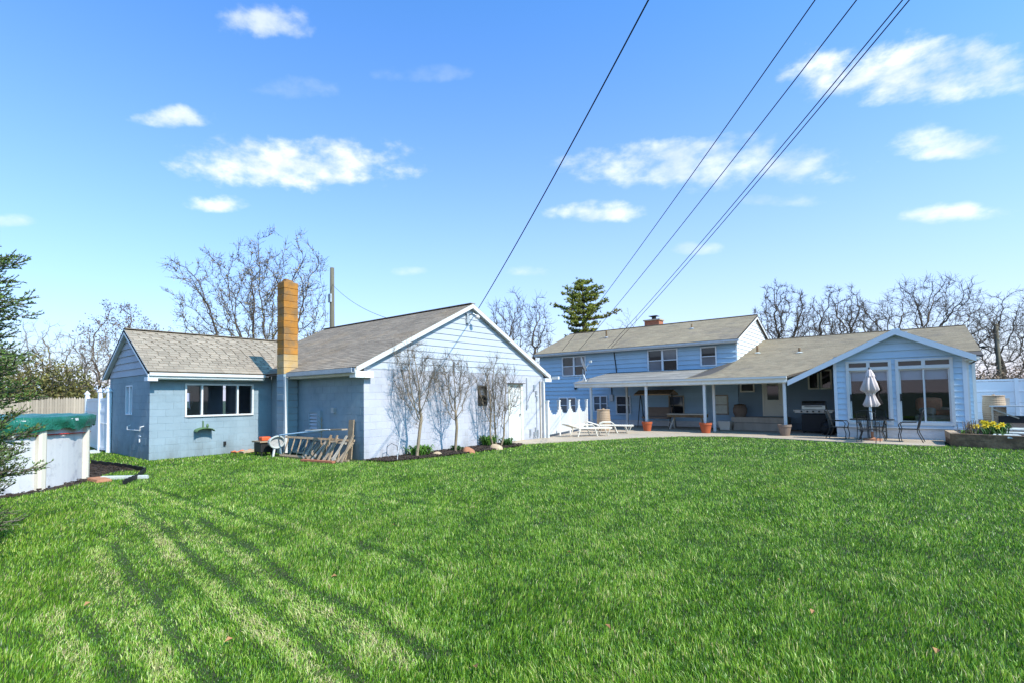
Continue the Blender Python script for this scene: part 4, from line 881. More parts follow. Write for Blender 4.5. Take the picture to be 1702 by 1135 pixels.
def pine():
    dp = 52; b = gbase(972, dp); top = ztop(972, 463, dp); r = random.Random(5); o = thing('pine_tree', 'green pine with drooping layered boughs standing behind the two-storey roof', 'tree', b)
    MB().tube([b, b+Vector((.15, 0, top*.5)), b+Vector((0, 0, top*.97))], [.38, .26, .06], 8).build('trunk', 'bark', o, smooth=True)
    br, nd = MB(), MB(); rt_, bk_ = Vector(DM[:, 0]), Vector(DM[:, 2])
    tiers = [(.97, .9), (.925, 1.5), (.88, 2.5), (.84, 1.8), (.79, 3.1), (.745, 2.0), (.70, 3.3), (.65, 1.7), (.60, 1.9), (.55, 1.5), (.50, 2.4), (.44, 2.6), (.38, 2.4)]
    for (fz, env) in tiers:
        z = top*fz
        for k in range(7):
            a = k*.9+r.uniform(-.4, .4); ln = env*r.uniform(.6, 1.12); d = Vector((math.cos(a), math.sin(a), 0))
            p0 = b+Vector((0, 0, z)); p1 = p0+d*ln*.55+Vector((0, 0, -.02*ln)); p2 = p0+d*ln+Vector((0, 0, .16*ln))
            br.tube([p0, p1, p2], [.08, .05, .02], 4, cap=False)
            for s in range(int(ln*20)):
                t = r.uniform(.12, 1.03)**.8; c = (p0.lerp(p1, t/.55) if t < .55 else p1.lerp(p2, (t-.55)/.45))+Vector((r.gauss(0, .16), r.gauss(0, .16), r.gauss(.04, .07)))
                for q in range(7):
                    u = Vector((r.gauss(0, 1), r.gauss(0, 1), r.gauss(.6, .6))).normalized()*r.uniform(.16, .3); v = u.orthogonal().normalized()*.05
                    nd.add([c-v, c+v, c+u], [(0, 1, 2)])
    br.build('bough', 'bark', o); nd.build('needles', 'pine_needle', o)
pine()
def spruce():
    b = Vector((-7.8, -.40, 0)); H = 5.6; r = random.Random(9); o = thing('spruce_tree', 'spruce tree with upturned needle tips at the left picture edge', 'tree', b)
    MB().tube([b, b+Vector((0, 0, H*.5)), b+Vector((0, 0, H))], [.11, .07, .012], 8).build('trunk', 'bark', o, smooth=True)
    tw = MB(); NV, = ([],)
    segs = []
    def twig(p, d, ln):
        q = p+d*ln; segs.append((p, q)); return q
    nlev = 52
    for lv in range(nlev):
        f = lv/(nlev-1); z = .35+(H-.5)*f; L_ = 1.55 if z < 2.6 else .1+1.45*(H-z)/(H-2.6)
        for k in range(12):
            a = r.uniform(0, 6.283); ln = L_*r.uniform(.72, 1.08); d = Vector((math.cos(a), math.sin(a), r.uniform(-.3, .22)+.3*f)).normalized()
            n = max(3, int(ln/.09)); p = b+Vector((0, 0, z+r.uniform(-.1, .1))); P = [p]
            for i in range(n):
                t = i/n; d2 = (d+Vector((0, 0, -.18+.75*t*t))).normalized(); p = p+d2*(ln/n); P.append(p)
            tw.tube([P[0], P[len(P)//2], P[-1]], [.018, .011, .004], 4, cap=False)
            for i in range(1, len(P)):
                segs.append((P[i-1], P[i])); t = i/len(P)
                if t > .22:
                    for s in (-1, 1, r.uniform(-.4, .4)):
                        if r.random() < .88:
                            dl = (P[i]-P[i-1]).normalized(); side = Vector((-d.y, d.x, 0))*s; l2 = ln*.42*(1.08-t)*r.uniform(.6, 1.2)+.06
                            dd = (dl*.75+side*.75+Vector((0, 0, r.uniform(-.35, .65)))).normalized(); e = P[i]+dd*l2; segs.append((P[i], e)); tw.tube([P[i], e], [.006, .003], 3, cap=False)
                            if l2 > .16:
                                m_ = P[i].lerp(e, .5)
                                for s2 in (-1, 1): segs.append((m_, m_+(dd*.7+side.cross(Vector((0, 0, 1)))*s2*.6+Vector((0, 0, r.uniform(0, .3)))).normalized()*l2*.5))
    tw.build('branch', 'bark', o)
    # needles: slim triangles round every shoot
    A = np.array([tuple(s[0]) for s in segs]); B = np.array([tuple(s[1]) for s in segs]); ln = np.linalg.norm(B-A, axis=1); cnt = np.maximum(3, (ln*62).astype(int)); idx = np.repeat(np.arange(len(segs)), cnt); n = len(idx)
    g = np.random.default_rng(3); t = g.random(n)[:, None]; D_ = ((B-A)/ln[:, None])[idx]; c = A[idx]*(1-t)+B[idx]*t
    u = g.normal(size=(n, 3)); u -= D_*(u*D_).sum(1)[:, None]; u /= np.linalg.norm(u, axis=1)[:, None]; u = u*.8+D_*.75+np.array([0, 0, .15]); u /= np.linalg.norm(u, axis=1)[:, None]
    s = np.cross(u, g.normal(size=(n, 3))); s /= np.linalg.norm(s, axis=1)[:, None]; L_ = g.uniform(.02, .036, (n, 1)); wv = .0085
    V = np.stack([c-s*wv, c+s*wv, c+u*L_], 1).reshape(-1, 3)
    me = bpy.data.meshes.new('needles'); me.vertices.add(3*n); me.vertices.foreach_set('co', V.ravel()); me.loops.add(3*n); me.loops.foreach_set('vertex_index', np.arange(3*n)); me.polygons.add(n); me.polygons.foreach_set('loop_start', np.arange(0, 3*n, 3)); me.update(calc_edges=True)
    me.materials.append(MATS['spruce_needle']); put('needles', me, o); print('needles', n)
spruce()
# three small pruned trees in front of the garage gable
for i, (px, py_top, d, w, lb, sd_) in enumerate(((693, 577, .62, 1.75, 'slender bare shrub tree nearest the ladder corner, before the pale garage wall', 41), (757, 592, .60, 1.6, 'middle bare shrub tree leaning left before the pale garage wall', 42), (826, 594, .66, 2.1, 'widest bare shrub tree beside the white garage door', 43))):
    base = PX(px, 745, XG+d); base.z = 0
    top = PX(px, py_top, XG+d).z
    o = tree('shrub_tree', lb, base, top, w, sd_, trunk_mat='shrub_bark', twig_mat='shrub_twig', stems=(1, 1, 3)[i], tf=(.3, .26, .12)[i], n_att=650, tr=(.048, .045, .034)[i], twig_r=.0042, group='shrub trees along the garage wall', jit=.09, tj=.03, up=.35, shape='vase', twigs=6, twig_len=3.6, step=.09, tup=.5, lean=((0, 0), (.05, -.12), (0, .08))[i])
# ------------------------------------------------------------------ poles and wires
def pole(name, label, px, py, depth, extra=True):
    b = gbase(px, depth); h = ztop(px, py, depth); o = thing(name, label, 'pole', b)
    MB().tube([b, b+Vector((0, 0, h*.5)), b+Vector((0, 0, h))], [.17, .15, .12], 10).build('shaft', 'pole_wood', o, smooth=True)
    return o, b, h
po, pb, ph = pole('utility_pole', 'old wooden utility pole rising behind the garage roof', 552, 443, 30)
MB().box(pb.x-.12, pb.x+.12, pb.y-.2, pb.y-.1, ph-2.1, ph-1.6).build('bracket', 'galv', po)
po2, pb2, ph2 = pole('lamp_pole', 'leaning street lamp pole beyond the white fence on the right', 1663, 538, 42)
MB().tube([pb2+Vector((0, 0, ph2*.72)), pb2-Vector(DM[:, 0])*1.0+Vector((0, 0, ph2*.745))], .04, 6).build('arm', 'iron', po2)
MB().lathe([(.05, .1), (.3, .05), (.32, 0), (.1, -.08)], 12, pb2-Vector(DM[:, 0])*1.15+Vector((0, 0, ph2*.735))).build('lamp_head', 'iron', po2)
def wire(label, A, B, sag, r=.011, n=40, name='power_line'):
    A, B = Vector(A), Vector(B); pts = [A.lerp(B, i/n)-Vector((0, 0, 4*sag*(i/n)*(1-i/n))) for i in range(n+1)]
    return tag(MB().tube(pts, r, 5).build(name, 'wire'), label, 'wire')
def over(A, px, py, z, ext=1.5):          # continue the line beyond the point seen at the picture's top edge
    B = G(px, py, z); return Vector(A)+(B-Vector(A))*ext
A1 = Vector((XG+.24, 12.95, 4.62)); wire('thick single power line running down to the garage gable peak', A1, over(A1, 1066, 0, 8.2), .25, .014)
for i, (ax, ay, bx, lb) in enumerate(((934, 583, 1334, 'left one of the two power lines that meet the left half of the house eave'), (962, 582, 1401, 'right one of the two power lines that meet the left half of the house eave'), (1010, 578, 1476, 'upper line of the close parallel pair running to the house eave'), (1016, 578, 1487, 'lower line of the close parallel pair running to the house eave'))):
    A = PY(ax, ay, 26.42); A.z = max(A.z, 4.2); wire(lb, A, over(A, bx, 0, 8.6), .35, .011)
wire('thin beaded cable from the old utility pole down to the garage roof', pb+Vector((0, 0, ph-1.0)), (-15.2, 12.6, 4.72), .25, .009)
Aw = AT(60, 572, 34); wire('thin dark cable crossing behind the spruce at the far left', AT(-120, 566, 34), AT(330, 590, 34), .3, .012)
# ------------------------------------------------------------------ satellite dish on the porch roof
d0 = Vector((-12.75, 23.35, 2.41)); ds = thing('satellite_dish', 'white satellite dish on a tripod mast at the porch roof corner', 'satellite dish', d0)
for dx, dy in ((-.22, -.1), (.22, -.1), (0, .25)): MB().tube([d0+Vector((dx, dy, .0 if dy < 0 else .05)), d0+Vector((0, 0, .42))], .016, 5).build('tripod_leg', 'galv', ds)
MB().tube([d0+Vector((0, 0, .05)), d0+Vector((0, 0, .62))], .025, 6).build('mast', 'galv', ds)
c = d0+Vector((-.02, -.02, .85)); ax = Vector((.80, .50, .34)).normalized(); x = ax.cross(Vector((0, 0, 1))).normalized(); y = ax.cross(x); mb = MB()
for back in (0, 1):
    o_ = len(mb.v); mb.v.append(tuple(c-ax*(.02*back)))
    for rr in (.14, .28, .40):
        for j in range(20): a = 2*math.pi*j/20; mb.v.append(tuple(c+(x*math.cos(a)*.9+y*math.sin(a))*rr+ax*(rr*rr*.55-.02*back)))
    for j in range(20): mb.f.append((o_, o_+1+j, o_+1+(j+1) % 20))
    for k in range(2):
        for j in range(20): mb.f.append((o_+1+k*20+j, o_+1+k*20+(j+1) % 20, o_+21+k*20+(j+1) % 20, o_+21+k*20+j))
mb.build('reflector', 'white', ds, smooth=True)
tip = c+ax*.42+Vector((0, 0, -.02)); MB().tube([c-Vector((0, 0, .38))+ax*.02, tip], .012, 5).build('feed_arm', 'galv', ds); MB().box(tip.x-.05, tip.x+.07, tip.y-.05, tip.y+.05, tip.z-.03, tip.z+.08).build('feed_horn', 'alu', ds)
# ------------------------------------------------------------------ plants and stones along the garage
def clump(name, label, base, rad, h, n, mat, seed, cat='plant', group=None, wl=.022, curl=.9):
    r = random.Random(seed); o = thing(name, label, cat, base, group=group); mb = MB(); b = Vector(base)
    for i in range(n):
        a = r.uniform(0, 6.283); q = b+Vector((r.gauss(0, rad*.3), r.gauss(0, rad*.3), 0)); L_ = h*r.uniform(.7, 1.25); out = Vector((math.cos(a), math.sin(a), 0)); s = Vector((-out.y, out.x, 0))*wl*r.uniform(.6, 1.2)
        P = [q, q+out*L_*.22+Vector((0, 0, L_*.55)), q+out*L_*.55*curl+Vector((0, 0, L_*.85)), q+out*L_*.95*curl+Vector((0, 0, L_*.7*r.uniform(.5, 1.1)))]
        mb.add([P[0]-s*.6, P[0]+s*.6, P[1]-s, P[1]+s, P[2]-s*.8, P[2]+s*.8, P[3]], [(0, 1, 3, 2), (2, 3, 5, 4), (4, 5, 6)])
    mb.build('leaves', mat, o); return o
def bedpt(px, py): q = G(px, py); return q
clump('daylily', 'largest bright green daylily clump beneath the left shrub tree', bedpt(698, 757), .42, .30, 170, 'leaf_green', 51, group='green clumps along the garage bed')
clump('daylily', 'small sparse green clump between the pale stone and red rock', bedpt(757, 750), .22, .2, 60, 'leaf_dark', 52, group='green clumps along the garage bed')
clump('daylily', 'bright green daylily clump behind the tan boulder', bedpt(812, 741), .33, .36, 130, 'leaf_green', 53, group='green clumps along the garage bed')
clump('daylily', 'small dark green clump right of the tan boulder', bedpt(842, 741), .24, .27, 80, 'leaf_dark', 54, group='green clumps along the garage bed')
def rock(label, q, rx, ry, h, mat, seed, name='boulder'):
    mb = MB(); r = random.Random(seed); nu, nv = 12, 7; off = Vector((r.uniform(0, 9), r.uniform(0, 9), 0))
    for i in range(nv):
        ph_ = (math.pi/2)*i/(nv-1)*1.0
        for j in range(nu):
            a = 2*math.pi*j/nu; v = Vector((math.cos(a)*math.cos(ph_), math.sin(a)*math.cos(ph_), math.sin(ph_))); k = 1+.28*mnoise.noise(v*1.7+off)
            mb.v.append((q.x+v.x*rx*k, q.y+v.y*ry*k, q.z-.02+v.z*h*k))
    for i in range(nv-1):
        for j in range(nu): mb.f.append((i*nu+j, i*nu+(j+1) % nu, (i+1)*nu+(j+1) % nu, (i+1)*nu+j))
    return tag(mb.build(name, mat, smooth=True), label, 'rock')
rock('small pale tan stone right of the largest daylily clump', bedpt(727, 756), .17, .15, .12, 'rock_tan', 1)
rock('rounded red-brown boulder in the middle of the garage bed', bedpt(779, 752), .22, .2, .2, 'rock_red', 2)
rock('tan boulder in front of the daylily near the garage door', bedpt(825, 746), .25, .2, .18, 'rock_tan', 3)
rock('little grey stone beside the red-brown boulder', bedpt(797, 750), .08, .07, .07, 'rock_grey', 4)
# loose bark chips of the bed
def chips(name, poly, n, seed, z, label):
    r = np.random.default_rng(seed); P = np.array(poly); lo, hi = P.min(0), P.max(0); pts = []
    while len(pts) < n:
        q = r.uniform(lo, hi); 
        if inpoly(np.array([q[0]]), np.array([q[1]]), poly)[0]: pts.append(q)
    mb = MB()
    for q in pts:
        a = r.uniform(0, 6.28); l, w = r.uniform(.02, .06), r.uniform(.01, .02); c_, s_ = math.cos(a), math.sin(a); zz = z+r.uniform(0, .03)
        V = [(q[0]+c_*u*l-s_*v*w, q[1]+s_*u*l+c_*v*w, zz+t*.012+u*r.uniform(-.008, .008)) for t in (0, 1) for u, v in ((-1, -1), (1, -1), (1, 1), (-1, 1))]; mb.hexa(V)
    return tag(mb.build(name, 'mulch'), label, 'mulch', kind='stuff')
chips('bark_mulch', BED, 3200, 3, .02, 'dark bark mulch strewn along the foot of the garage wall'); chips('bark_mulch', PM, 1800, 4, .012, 'dark bark mulch strewn around the pool edge')
q = G(643, 762); MB_ = MB().tube([q, q+Vector((0, 0, .33)), q+Vector((.06, .12, .42)), q+Vector((.12, .26, .34)), q+Vector((.14, .34, 0))], .008, 6); tag(MB_.build('plant_hoop', 'iron'), 'bent dark metal hoop stuck in the soil at the garage corner', 'plant support')
q = G(660, 765); tag(MB().tube([q, q+Vector((-.1, .28, 1.05))], .008, 5).build('garden_stake', 'white'), 'thin white stake leaning by the largest daylily clump', 'stake')
q = PX(828, 742, XG+.25); q.z = 0; tag(MB().tube([q, q+Vector((0, 0, .62)), q+Vector((0, .05, .7)), q+Vector((.0, .14, .66)), q+Vector((.0, .17, .3))], .007, 5).build('plant_hook', 'iron'), 'thin dark wire hook in the bed left of the white garage door', 'plant support')
# ------------------------------------------------------------------ junk pile at the garage's shaded wall
def ladder(name, label, a, b, upv, n, mat, rail=(.03, .07), rr=.015):
    a, b, upv = Vector(a), Vector(b), Vector(upv); o = thing(name, label, 'ladder', a)
    for s in (Vector((0, 0, 0)), upv): MB().beam(a+s, b+s, *rail, upv=upv.normalized()).build('rail', mat, o)
    for i in range(n):
        p = a.lerp(b, (i+.5)/n); MB().tube([p, p+upv], rr, 6).build('rung', mat, o)
    return o
la, lb_ = G(480, 752), G(557, 767); la.z = lb_.z = .07
ladder('ladder', 'weathered grey ladder lying on its edge at the grass, lowest of the junk pile', la, lb_, (.12, .26, .40), 9, 'grey_wood', (.03, .06), .02)
l2a, l2b = G(487, 745)+Vector((0, .15, .38)), Vector((-11.35, 8.05, .68))
l2a = Vector((-14.1, 7.6, .33)); ladder('ladder', 'brown wooden ladder leaning behind the grey ladder against the wall', l2a-Vector((0, 0, .29)), l2b-Vector((0, 0, .66)), (.06, .14, .52), 10, 'old_wood', (.035, .06), .02)
r = random.Random(3)
for i in range(12):
    x = -13.0+i*.15; b0 = Vector((x, 7.75+r.uniform(-.1, .1), 0)); t0 = b0+Vector((r.uniform(-.1, .25), .35, r.uniform(.35, .72)))
    tag(MB().beam(b0, t0, .07, .025, upv=(0, 1, 0)).build('scrap_board', 'old_wood' if i % 3 else 'grey_wood'), 'short weathered scrap board propped among the ladders', 'board', 'scrap boards in the junk pile')
w = PY(581, 705, 8.3); tag(MB().hexa([(w.x-.1, 8.26, .02), (w.x+.12, 8.26, .02), (w.x+.12, 8.29, .02), (w.x-.1, 8.29, .02), (w.x-.1, 8.35, 1.08), (w.x+.12, 8.35, 1.09), (w.x+.12, 8.38, 1.09), (w.x-.1, 8.38, 1.08)]).build('plywood_sheet', 'old_wood'), 'upright weathered plywood offcut leaning on the shaded garage wall', 'board')
tag(MB().beam((-12.6, 7.85, .80), (-11.25, 7.85, .86), .18, .035).build('plank', 'old_wood'), 'reddish plank laid flat on top of the junk pile', 'board')
tag(MB().tube([(-14.05, 7.55, .62), (-12.0, 7.8, .83)], .022, 8).build('pipe', 'siding_blue'), 'long blue pipe resting along the top of the ladders', 'pipe')
tag(MB().tube([(-12.9, 7.7, .79), (-11.7, 7.7, .85)], .014, 6).build('pipe', 'white'), 'thin white pipe resting on the junk pile', 'pipe')
tag(MB().beam((-12.4, 7.3, .04), (-11.3, 7.55, .04), .12, .05).build('plank', 'brick_red'), 'red-brown plank on the ground behind the ladder end', 'board')
dw = Vector((-12.75, 8.1, 0)); dp_ = thing('dead_weed', 'pale dead weed stalk standing against the shaded garage wall', 'weed', dw); mb = MB().tube([dw, dw+Vector((.03, 0, 1.15))], .008, 5)
for k in range(9): z = .5+k*.07; mb.tube([dw+Vector((.02, 0, z)), dw+Vector((.02+(.14 if k % 2 else -.12), -.03, z+.12))], .005, 4)
mb.build('stalk', 'twig_tan', dp_)
# pot, orange block, white tub rim, bricks
s0 = Vector((-14.75, 7.42, 0)); st = thing('fire_pot', 'small black metal fire pot at the chimney foot', 'fire pot', s0)
MB().box(s0.x-.22, s0.x+.22, s0.y-.2, s0.y+.2, .1, .40).build('body', 'iron', st, bevel=.03); MB().box(s0.x-.26, s0.x+.26, s0.y-.24, s0.y+.24, .401, .44).build('rim', 'old_wood', st)
MB().box(s0.x+.221, s0.x+.235, s0.y-.06, s0.y+.1, .15, .3).build('fire_door', 'black', st)
for dx in (-.17, .17):
    for dy in (-.15, .15): MB().box(s0.x+dx-.02, s0.x+dx+.02, s0.y+dy-.02, s0.y+dy+.02, 0, .1).build('leg', 'iron', st)
tag(MB().box(s0.x-.1, s0.x+.14, s0.y-.12, s0.y+.16, .441, .56).build('toolbox', 'orange', bevel=.03), 'bright orange box sitting on the black fire pot', 'box')
s1 = Vector((-14.1, 7.5, 0)); tb = thing('tub_chair', 'upturned white tub with a thick round rim next to the fire pot', 'tub', s1)
pts = [(s1.x+.02*math.sin(a), s1.y+.23*math.cos(a), .42+.17*math.sin(a)) for a in np.linspace(0, 6.283, 25)]; MB().tube(pts, .025, 6).build('rim', 'stone_white', tb)
MB().prism([(s1.x-.03, s1.y+.21*math.cos(a), .42+.15*math.sin(a)) for a in np.linspace(0, 6.0, 16)], (-.14, 0, 0)).build('bowl', 'rock_grey', tb)
MB().beam((s1.x-.05, s1.y-.1, 0), (s1.x-.05, s1.y-.05, .28), .05, .05).build('leg', 'white', tb); MB().beam((s1.x-.05, s1.y+.15, 0), (s1.x-.05, s1.y+.1, .28), .05, .05).build('leg', 'white', tb)
s2 = G(479, 751)
for k in range(4):
    tag(MB().box(s2.x-.11, s2.x+.11, s2.y-.2+.012*k, s2.y-.02+.01*k, k*.066, k*.066+.062).build('brick', 'brick_red', bevel=.006), 'loose red brick in the short stack by the ladder foot', 'brick', 'stacked loose bricks')
s3 = G(425, 751); tag(MB().beam(s3+Vector((0, -.45, .04)), s3+Vector((.05, .55, .12)), .3, .05).build('board', 'rock_tan'), 'tan board leaning low against the shed wall near the chimney', 'board')
s3 = G(405, 751); mb = MB(); mb.tube([s3+Vector((.05*math.sin(i*1.7), -.4+i*.09, .04+.03*math.sin(i*2.1))) for i in range(11)], .03, 6); tag(mb.build('garden_hose', 'chair_rust', smooth=True), 'faded red hose bundle at the foot of the shed wall', 'hose')
# ------------------------------------------------------------------ white scalloped picket fence
def picket_fence():
    a = Vector((-11.0, 17.2, .03)); b = Vector((-12.2, 22.6, .03)); f = thing('picket_fence', 'white scalloped picket fence from the garage corner to the porch', 'fence', a)
    L_ = (b-a).length; d = (b-a).normalized(); bays = 4; n = Vector((d.y, -d.x, 0))
    for k in range(bays+1):
        p = a+d*(L_*k/bays); MB().beam(p, p+Vector((0, 0, 1.42)), .1, .1).build('post', 'white', f); MB().beam(p+Vector((0, 0, 1.42)), p+Vector((0, 0, 1.47)), .13, .13).build('post_cap', 'white', f)
        if k < bays:
            for i in range(10):
                t = (i+.7)/10.4; q = a+d*(L_*(k+t)/bays)+n*.045; h = 1.28-.42*math.sin(math.pi*t)
                MB().beam(q+Vector((0, 0, .12)), q+Vector((0, 0, h)), .018, .10, upv=d).build('picket', 'white', f)
            for z in (.25, .85): MB().beam(p+d*.05+Vector((0, 0, z)), p+d*(L_/bays-.05)+Vector((0, 0, z)), .04, .09).build('rail', 'white', f)
picket_fence()
# ------------------------------------------------------------------ chaise longues
def chaise():
    o = thing('sun_lounger', '', 'sun lounger', (0, 0, 0), local=True, group='beige loungers on the patio'); L = lambda mb, n: mb.build(n, 'plastic_white', o)
    for s in (-1, 1):
        y = s*.31
        L(MB().tube([(-.55, y, .33), (.2, y, .33), (.95, y, .31)], .026, 8), 'side_rail')
        L(MB().tube([(-.6, y, .0), (-.48, y, .30), (-.42, y, .42), (-.30, y, .47), (.05, y, .47), (.14, y, .40), (.26, y, .04), (.30, y, 0)], .024, 8), 'arm')
        L(MB().tube([(.62, y, .31), (.74, y, .0), (.86, y, .31)], .022, 8), 'leg')
        L(MB().tube([(-.5, y*.92, .34), (-1.0, y*.92, .50)], .022, 8), 'back_rail')
    for i in range(14): x = -.42+i*.102; L(MB().box(x, x+.075, -.29, .29, .335, .35), 'slat')
    for i in range(6):
        t = (i+.5)/6; x, z = -.5-.5*t, .345+.16*t; L(MB().beam((x, -.27, z), (x, .27, z), .07, .014, upv=(.16, 0, .5)), 'slat')
    return o
c0 = chaise(); c0.location = (-10.1, 18.75, .03); c0.rotation_euler = (0, 0, R(58)); c0['label'] = 'beige plastic sun lounger in front, nearest the lawn'
c1 = copy_tree(c0, (-10.15, 20.9, .03), R(30), 'beige plastic sun lounger further back, next to the tan barrel')
# ------------------------------------------------------------------ barrels and pots
def barrel(name, label, b, r, h, mat, ribs=12, cat='barrel', lid=True):
    o = thing(name, label, cat, b); prof = []
    for i in range(ribs*2+1):
        t = i/(ribs*2); rr = r*(.93+.09*math.sin(math.pi*t))*(1 if i % 2 else .975); prof.append((rr, h*t))
    MB().lathe(prof, 28, b).build('body', mat, o); 
    MB().lathe([(r*.97, h+.001), (r*.99, h+.03), (r*.9, h+.045)], 28, b).build('lid', mat, o)
    if lid: MB().lathe([(.05, h+.046), (.05, h+.08), (.03, h+.09)], 10, b).build('bung', 'old_wood', o)
    return o
barrel('rain_barrel', 'tan ribbed rain barrel by the porch corner behind the loungers', (-11.1, 22.2, .03), .31, .95, 'plastic_tan')
barrel('rain_barrel', 'taller tan rain barrel beside the sunroom and white fence', Vector((AT(1653, 690, 22.0).x, AT(1653, 690, 22.0).y, .31)), .37, 1.12, 'plastic_tan')
def pot(label, b, r, h, mat):
    o = thing('flower_pot', label, 'flower pot', b, group='pots at the porch posts')
    MB().lathe([(r*.66, 0), (r*.92, h*.78), (r*.92, h*.8), (r, h*.8), (r, h), (r*.86, h), (r*.84, h*.82)], 24, b, cap=False).build('body', mat, o)
    MB().lathe([(.02, .0), (r*.64, .004)], 24, b, cap=False).build('base', mat, o); MB().lathe([(.001, h*.84), (r*.85, h*.83)], 24, b, cap=False).build('soil', 'mulch', o)
pot('terracotta pot before the left porch post, near the picnic bench', (-9.30, 22.9, .03), .235, .42, 'terracotta'); pot('terracotta pot before the middle porch posts', (-6.76, 22.9, .03), .25, .43, 'terracotta'); pot('brown pot before the right porch post near the grill', (-3.86, 22.9, .03), .235, .43, 'pot_brown')
# ------------------------------------------------------------------ porch furniture
def picnic():
    o = thing('picnic_table', 'dark wooden picnic bench table in the shade under the porch', 'table', (-8.1, 24.9, .03))
    x0, x1 = -9.0, -7.3
    for i in range(4): MB().box(x0, x1, 24.55+i*.18, 24.71+i*.18, .73, .77).build('top_board', 'grey_wood', o)
    MB().box(x0+.02, x1-.02, 24.56, 25.22, .60, .728).build('apron', 'tie_wood', o)
    for x in (x0+.12, x1-.12):
        for s in (-1, 1): MB().beam((x, 24.9+s*.32, .03), (x+(.3 if x < -8 else -.3)*(.5), 24.9-s*.05, .72), .06, .05).build('leg', 'grey_wood', o)
        MB().beam((x, 24.6, .36), (x, 25.2, .36), .06, .04).build('brace', 'grey_wood', o)
picnic()
def swing():
    o = thing('porch_swing', 'canopied garden swing in the dark left part of the porch', 'swing', (-9.9, 25.6, .03)); x0, x1 = -10.7, -9.1
    for x in (x0, x1):
        for s in (-1, 1): MB().tube([(x, 25.6+s*.45, .03), (x, 25.6, 1.75)], .022, 6).build('frame_leg', 'iron', o)
    MB().tube([(x0, 25.6, 1.75), (x1, 25.6, 1.75)], .022, 6).build('frame_bar', 'iron', o)
    MB().prism([(x0-.1, 25.0, 1.72), (x0-.1, 25.6, 1.93), (x0-.1, 26.2, 1.72), (x0-.1, 26.2, 1.66), (x0-.1, 25.6, 1.86), (x0-.1, 25.0, 1.66)], (x1-x0+.2, 0, 0)).build('canopy', 'old_wood', o)
    MB().box(x0+.12, x1-.12, 25.35, 25.85, .48, .58).build('seat', 'pot_brown', o, bevel=.03); MB().hexa([(x0+.12, 25.80, .585), (x1-.12, 25.80, .585), (x1-.12, 25.9, .585), (x0+.12, 25.9, .585), (x0+.12, 25.92, 1.05), (x1-.12, 25.92, 1.05), (x1-.12, 26.02, 1.05), (x0+.12, 26.02, 1.05)]).build('backrest', 'pot_brown', o)
    for x in (x0+.12, x1-.12): MB().tube([(x, 25.6, 1.75), (x, 25.5, .58)], .008, 4).build('hanger', 'iron', o)
swing()
st = thing('storage_tub', 'white plastic tub on the porch floor beside the steps', 'tub', (-6.62, 25.5, .03)); MB().hexa([(-6.84, 25.3, .03), (-6.44, 25.3, .03), (-6.44, 25.7, .03), (-6.84, 25.7, .03), (-6.9, 25.25, .40), (-6.4, 25.25, .40), (-6.4, 25.75, .40), (-6.9, 25.75, .40)]).build('body', 'plastic_white', st); MB().box(-6.93, -6.37, 25.22, 25.78, .401, .43).build('lid', 'white', st)
bk_ = thing('log_basket', 'dark brown round basket on the porch platform left of the door', 'basket', (-6.25, 26.45, .60)); MB().lathe([(.22, 0), (.3, .2), (.3, .4), (.24, .52)], 16, (-6.25, 26.45, .60)).build('body', 'pot_brown', bk_); MB().lathe([(.25, .521), (.26, .56), (.05, .6)], 16, (-6.25, 26.45, .60)).build('lid', 'tie_wood', bk_)
def grill():
    b = Vector((-3.15, 25.1, .03)); o = thing('gas_grill', 'steel gas grill with black cabinet beside the sunroom wall', 'grill', b)
    MB().box(b.x-.42, b.x+.42, b.y-.28, b.y+.28, .1, .80).build('cabinet', 'black', o, bevel=.02); MB().hexa([(b.x-.62, b.y-.34, .86), (b.x+.62, b.y-.34, .86), (b.x+.66, b.y-.2, .86), (b.x-.66, b.y-.2, .86), (b.x-.7, b.y-.36, .98), (b.x+.7, b.y-.36, .98), (b.x+.7, b.y-.2, 1.0), (b.x-.7, b.y-.2, 1.0)]).build('control_panel', 'alu', o)
    for s in (-1, 1): MB().box(b.x+s*.56-.14, b.x+s*.56+.14, b.y-.19, b.y+.25, .95, .985).build('side_shelf', 'alu', o)
    for k in range(5): MB().tube([(b.x-.4+k*.2, b.y-.345, .92), (b.x-.4+k*.2, b.y-.40, .92)], .033, 10).build('knob', 'iron', o)
    pr = [(b.x-.4, b.y-.27, 1.0), (b.x-.4, b.y-.27, 1.16), (b.x-.4, b.y-.2, 1.27), (b.x-.4, b.y-.05, 1.34), (b.x-.4, b.y+.2, 1.3), (b.x-.4, b.y+.27, 1.0)]; hd = MB().prism(pr, (.8, 0, 0)).build('hood', 'steel', o)
    MB().tube([(b.x-.3, b.y-.32, 1.12), (b.x+.3, b.y-.32, 1.12)], .014, 6).build('hood_handle', 'iron', hd)
    for dx in (-.36, .36):
        for dy in (-.22, .22): MB().tube([(b.x+dx-.02, b.y+dy, .08), (b.x+dx+.02, b.y+dy, .08)], .05, 10).build('caster', 'black', o)
grill()
bg_ = Vector((-2.62, 24.25, .03)); mb = MB()
for i in range(7):
    t = i/6; 
    for j in range(12): a = 2*math.pi*j/12; rr = .27*math.sin(math.pi*(.18+.72*t))*(1+.25*mnoise.noise(Vector((math.cos(a)*2, math.sin(a)*2, t*3)))); mb.v.append((bg_.x+rr*math.cos(a), bg_.y+rr*math.sin(a), .03+.55*t))
for i in range(6):
    for j in range(12): mb.f.append((i*12+j, i*12+(j+1) % 12, i*12+12+(j+1) % 12, i*12+12+j))
mb.f.append(tuple(range(72, 84))); tag(mb.build('rubbish_bag', 'black'), 'black bag slumped at the sunroom corner by the grill', 'bag')
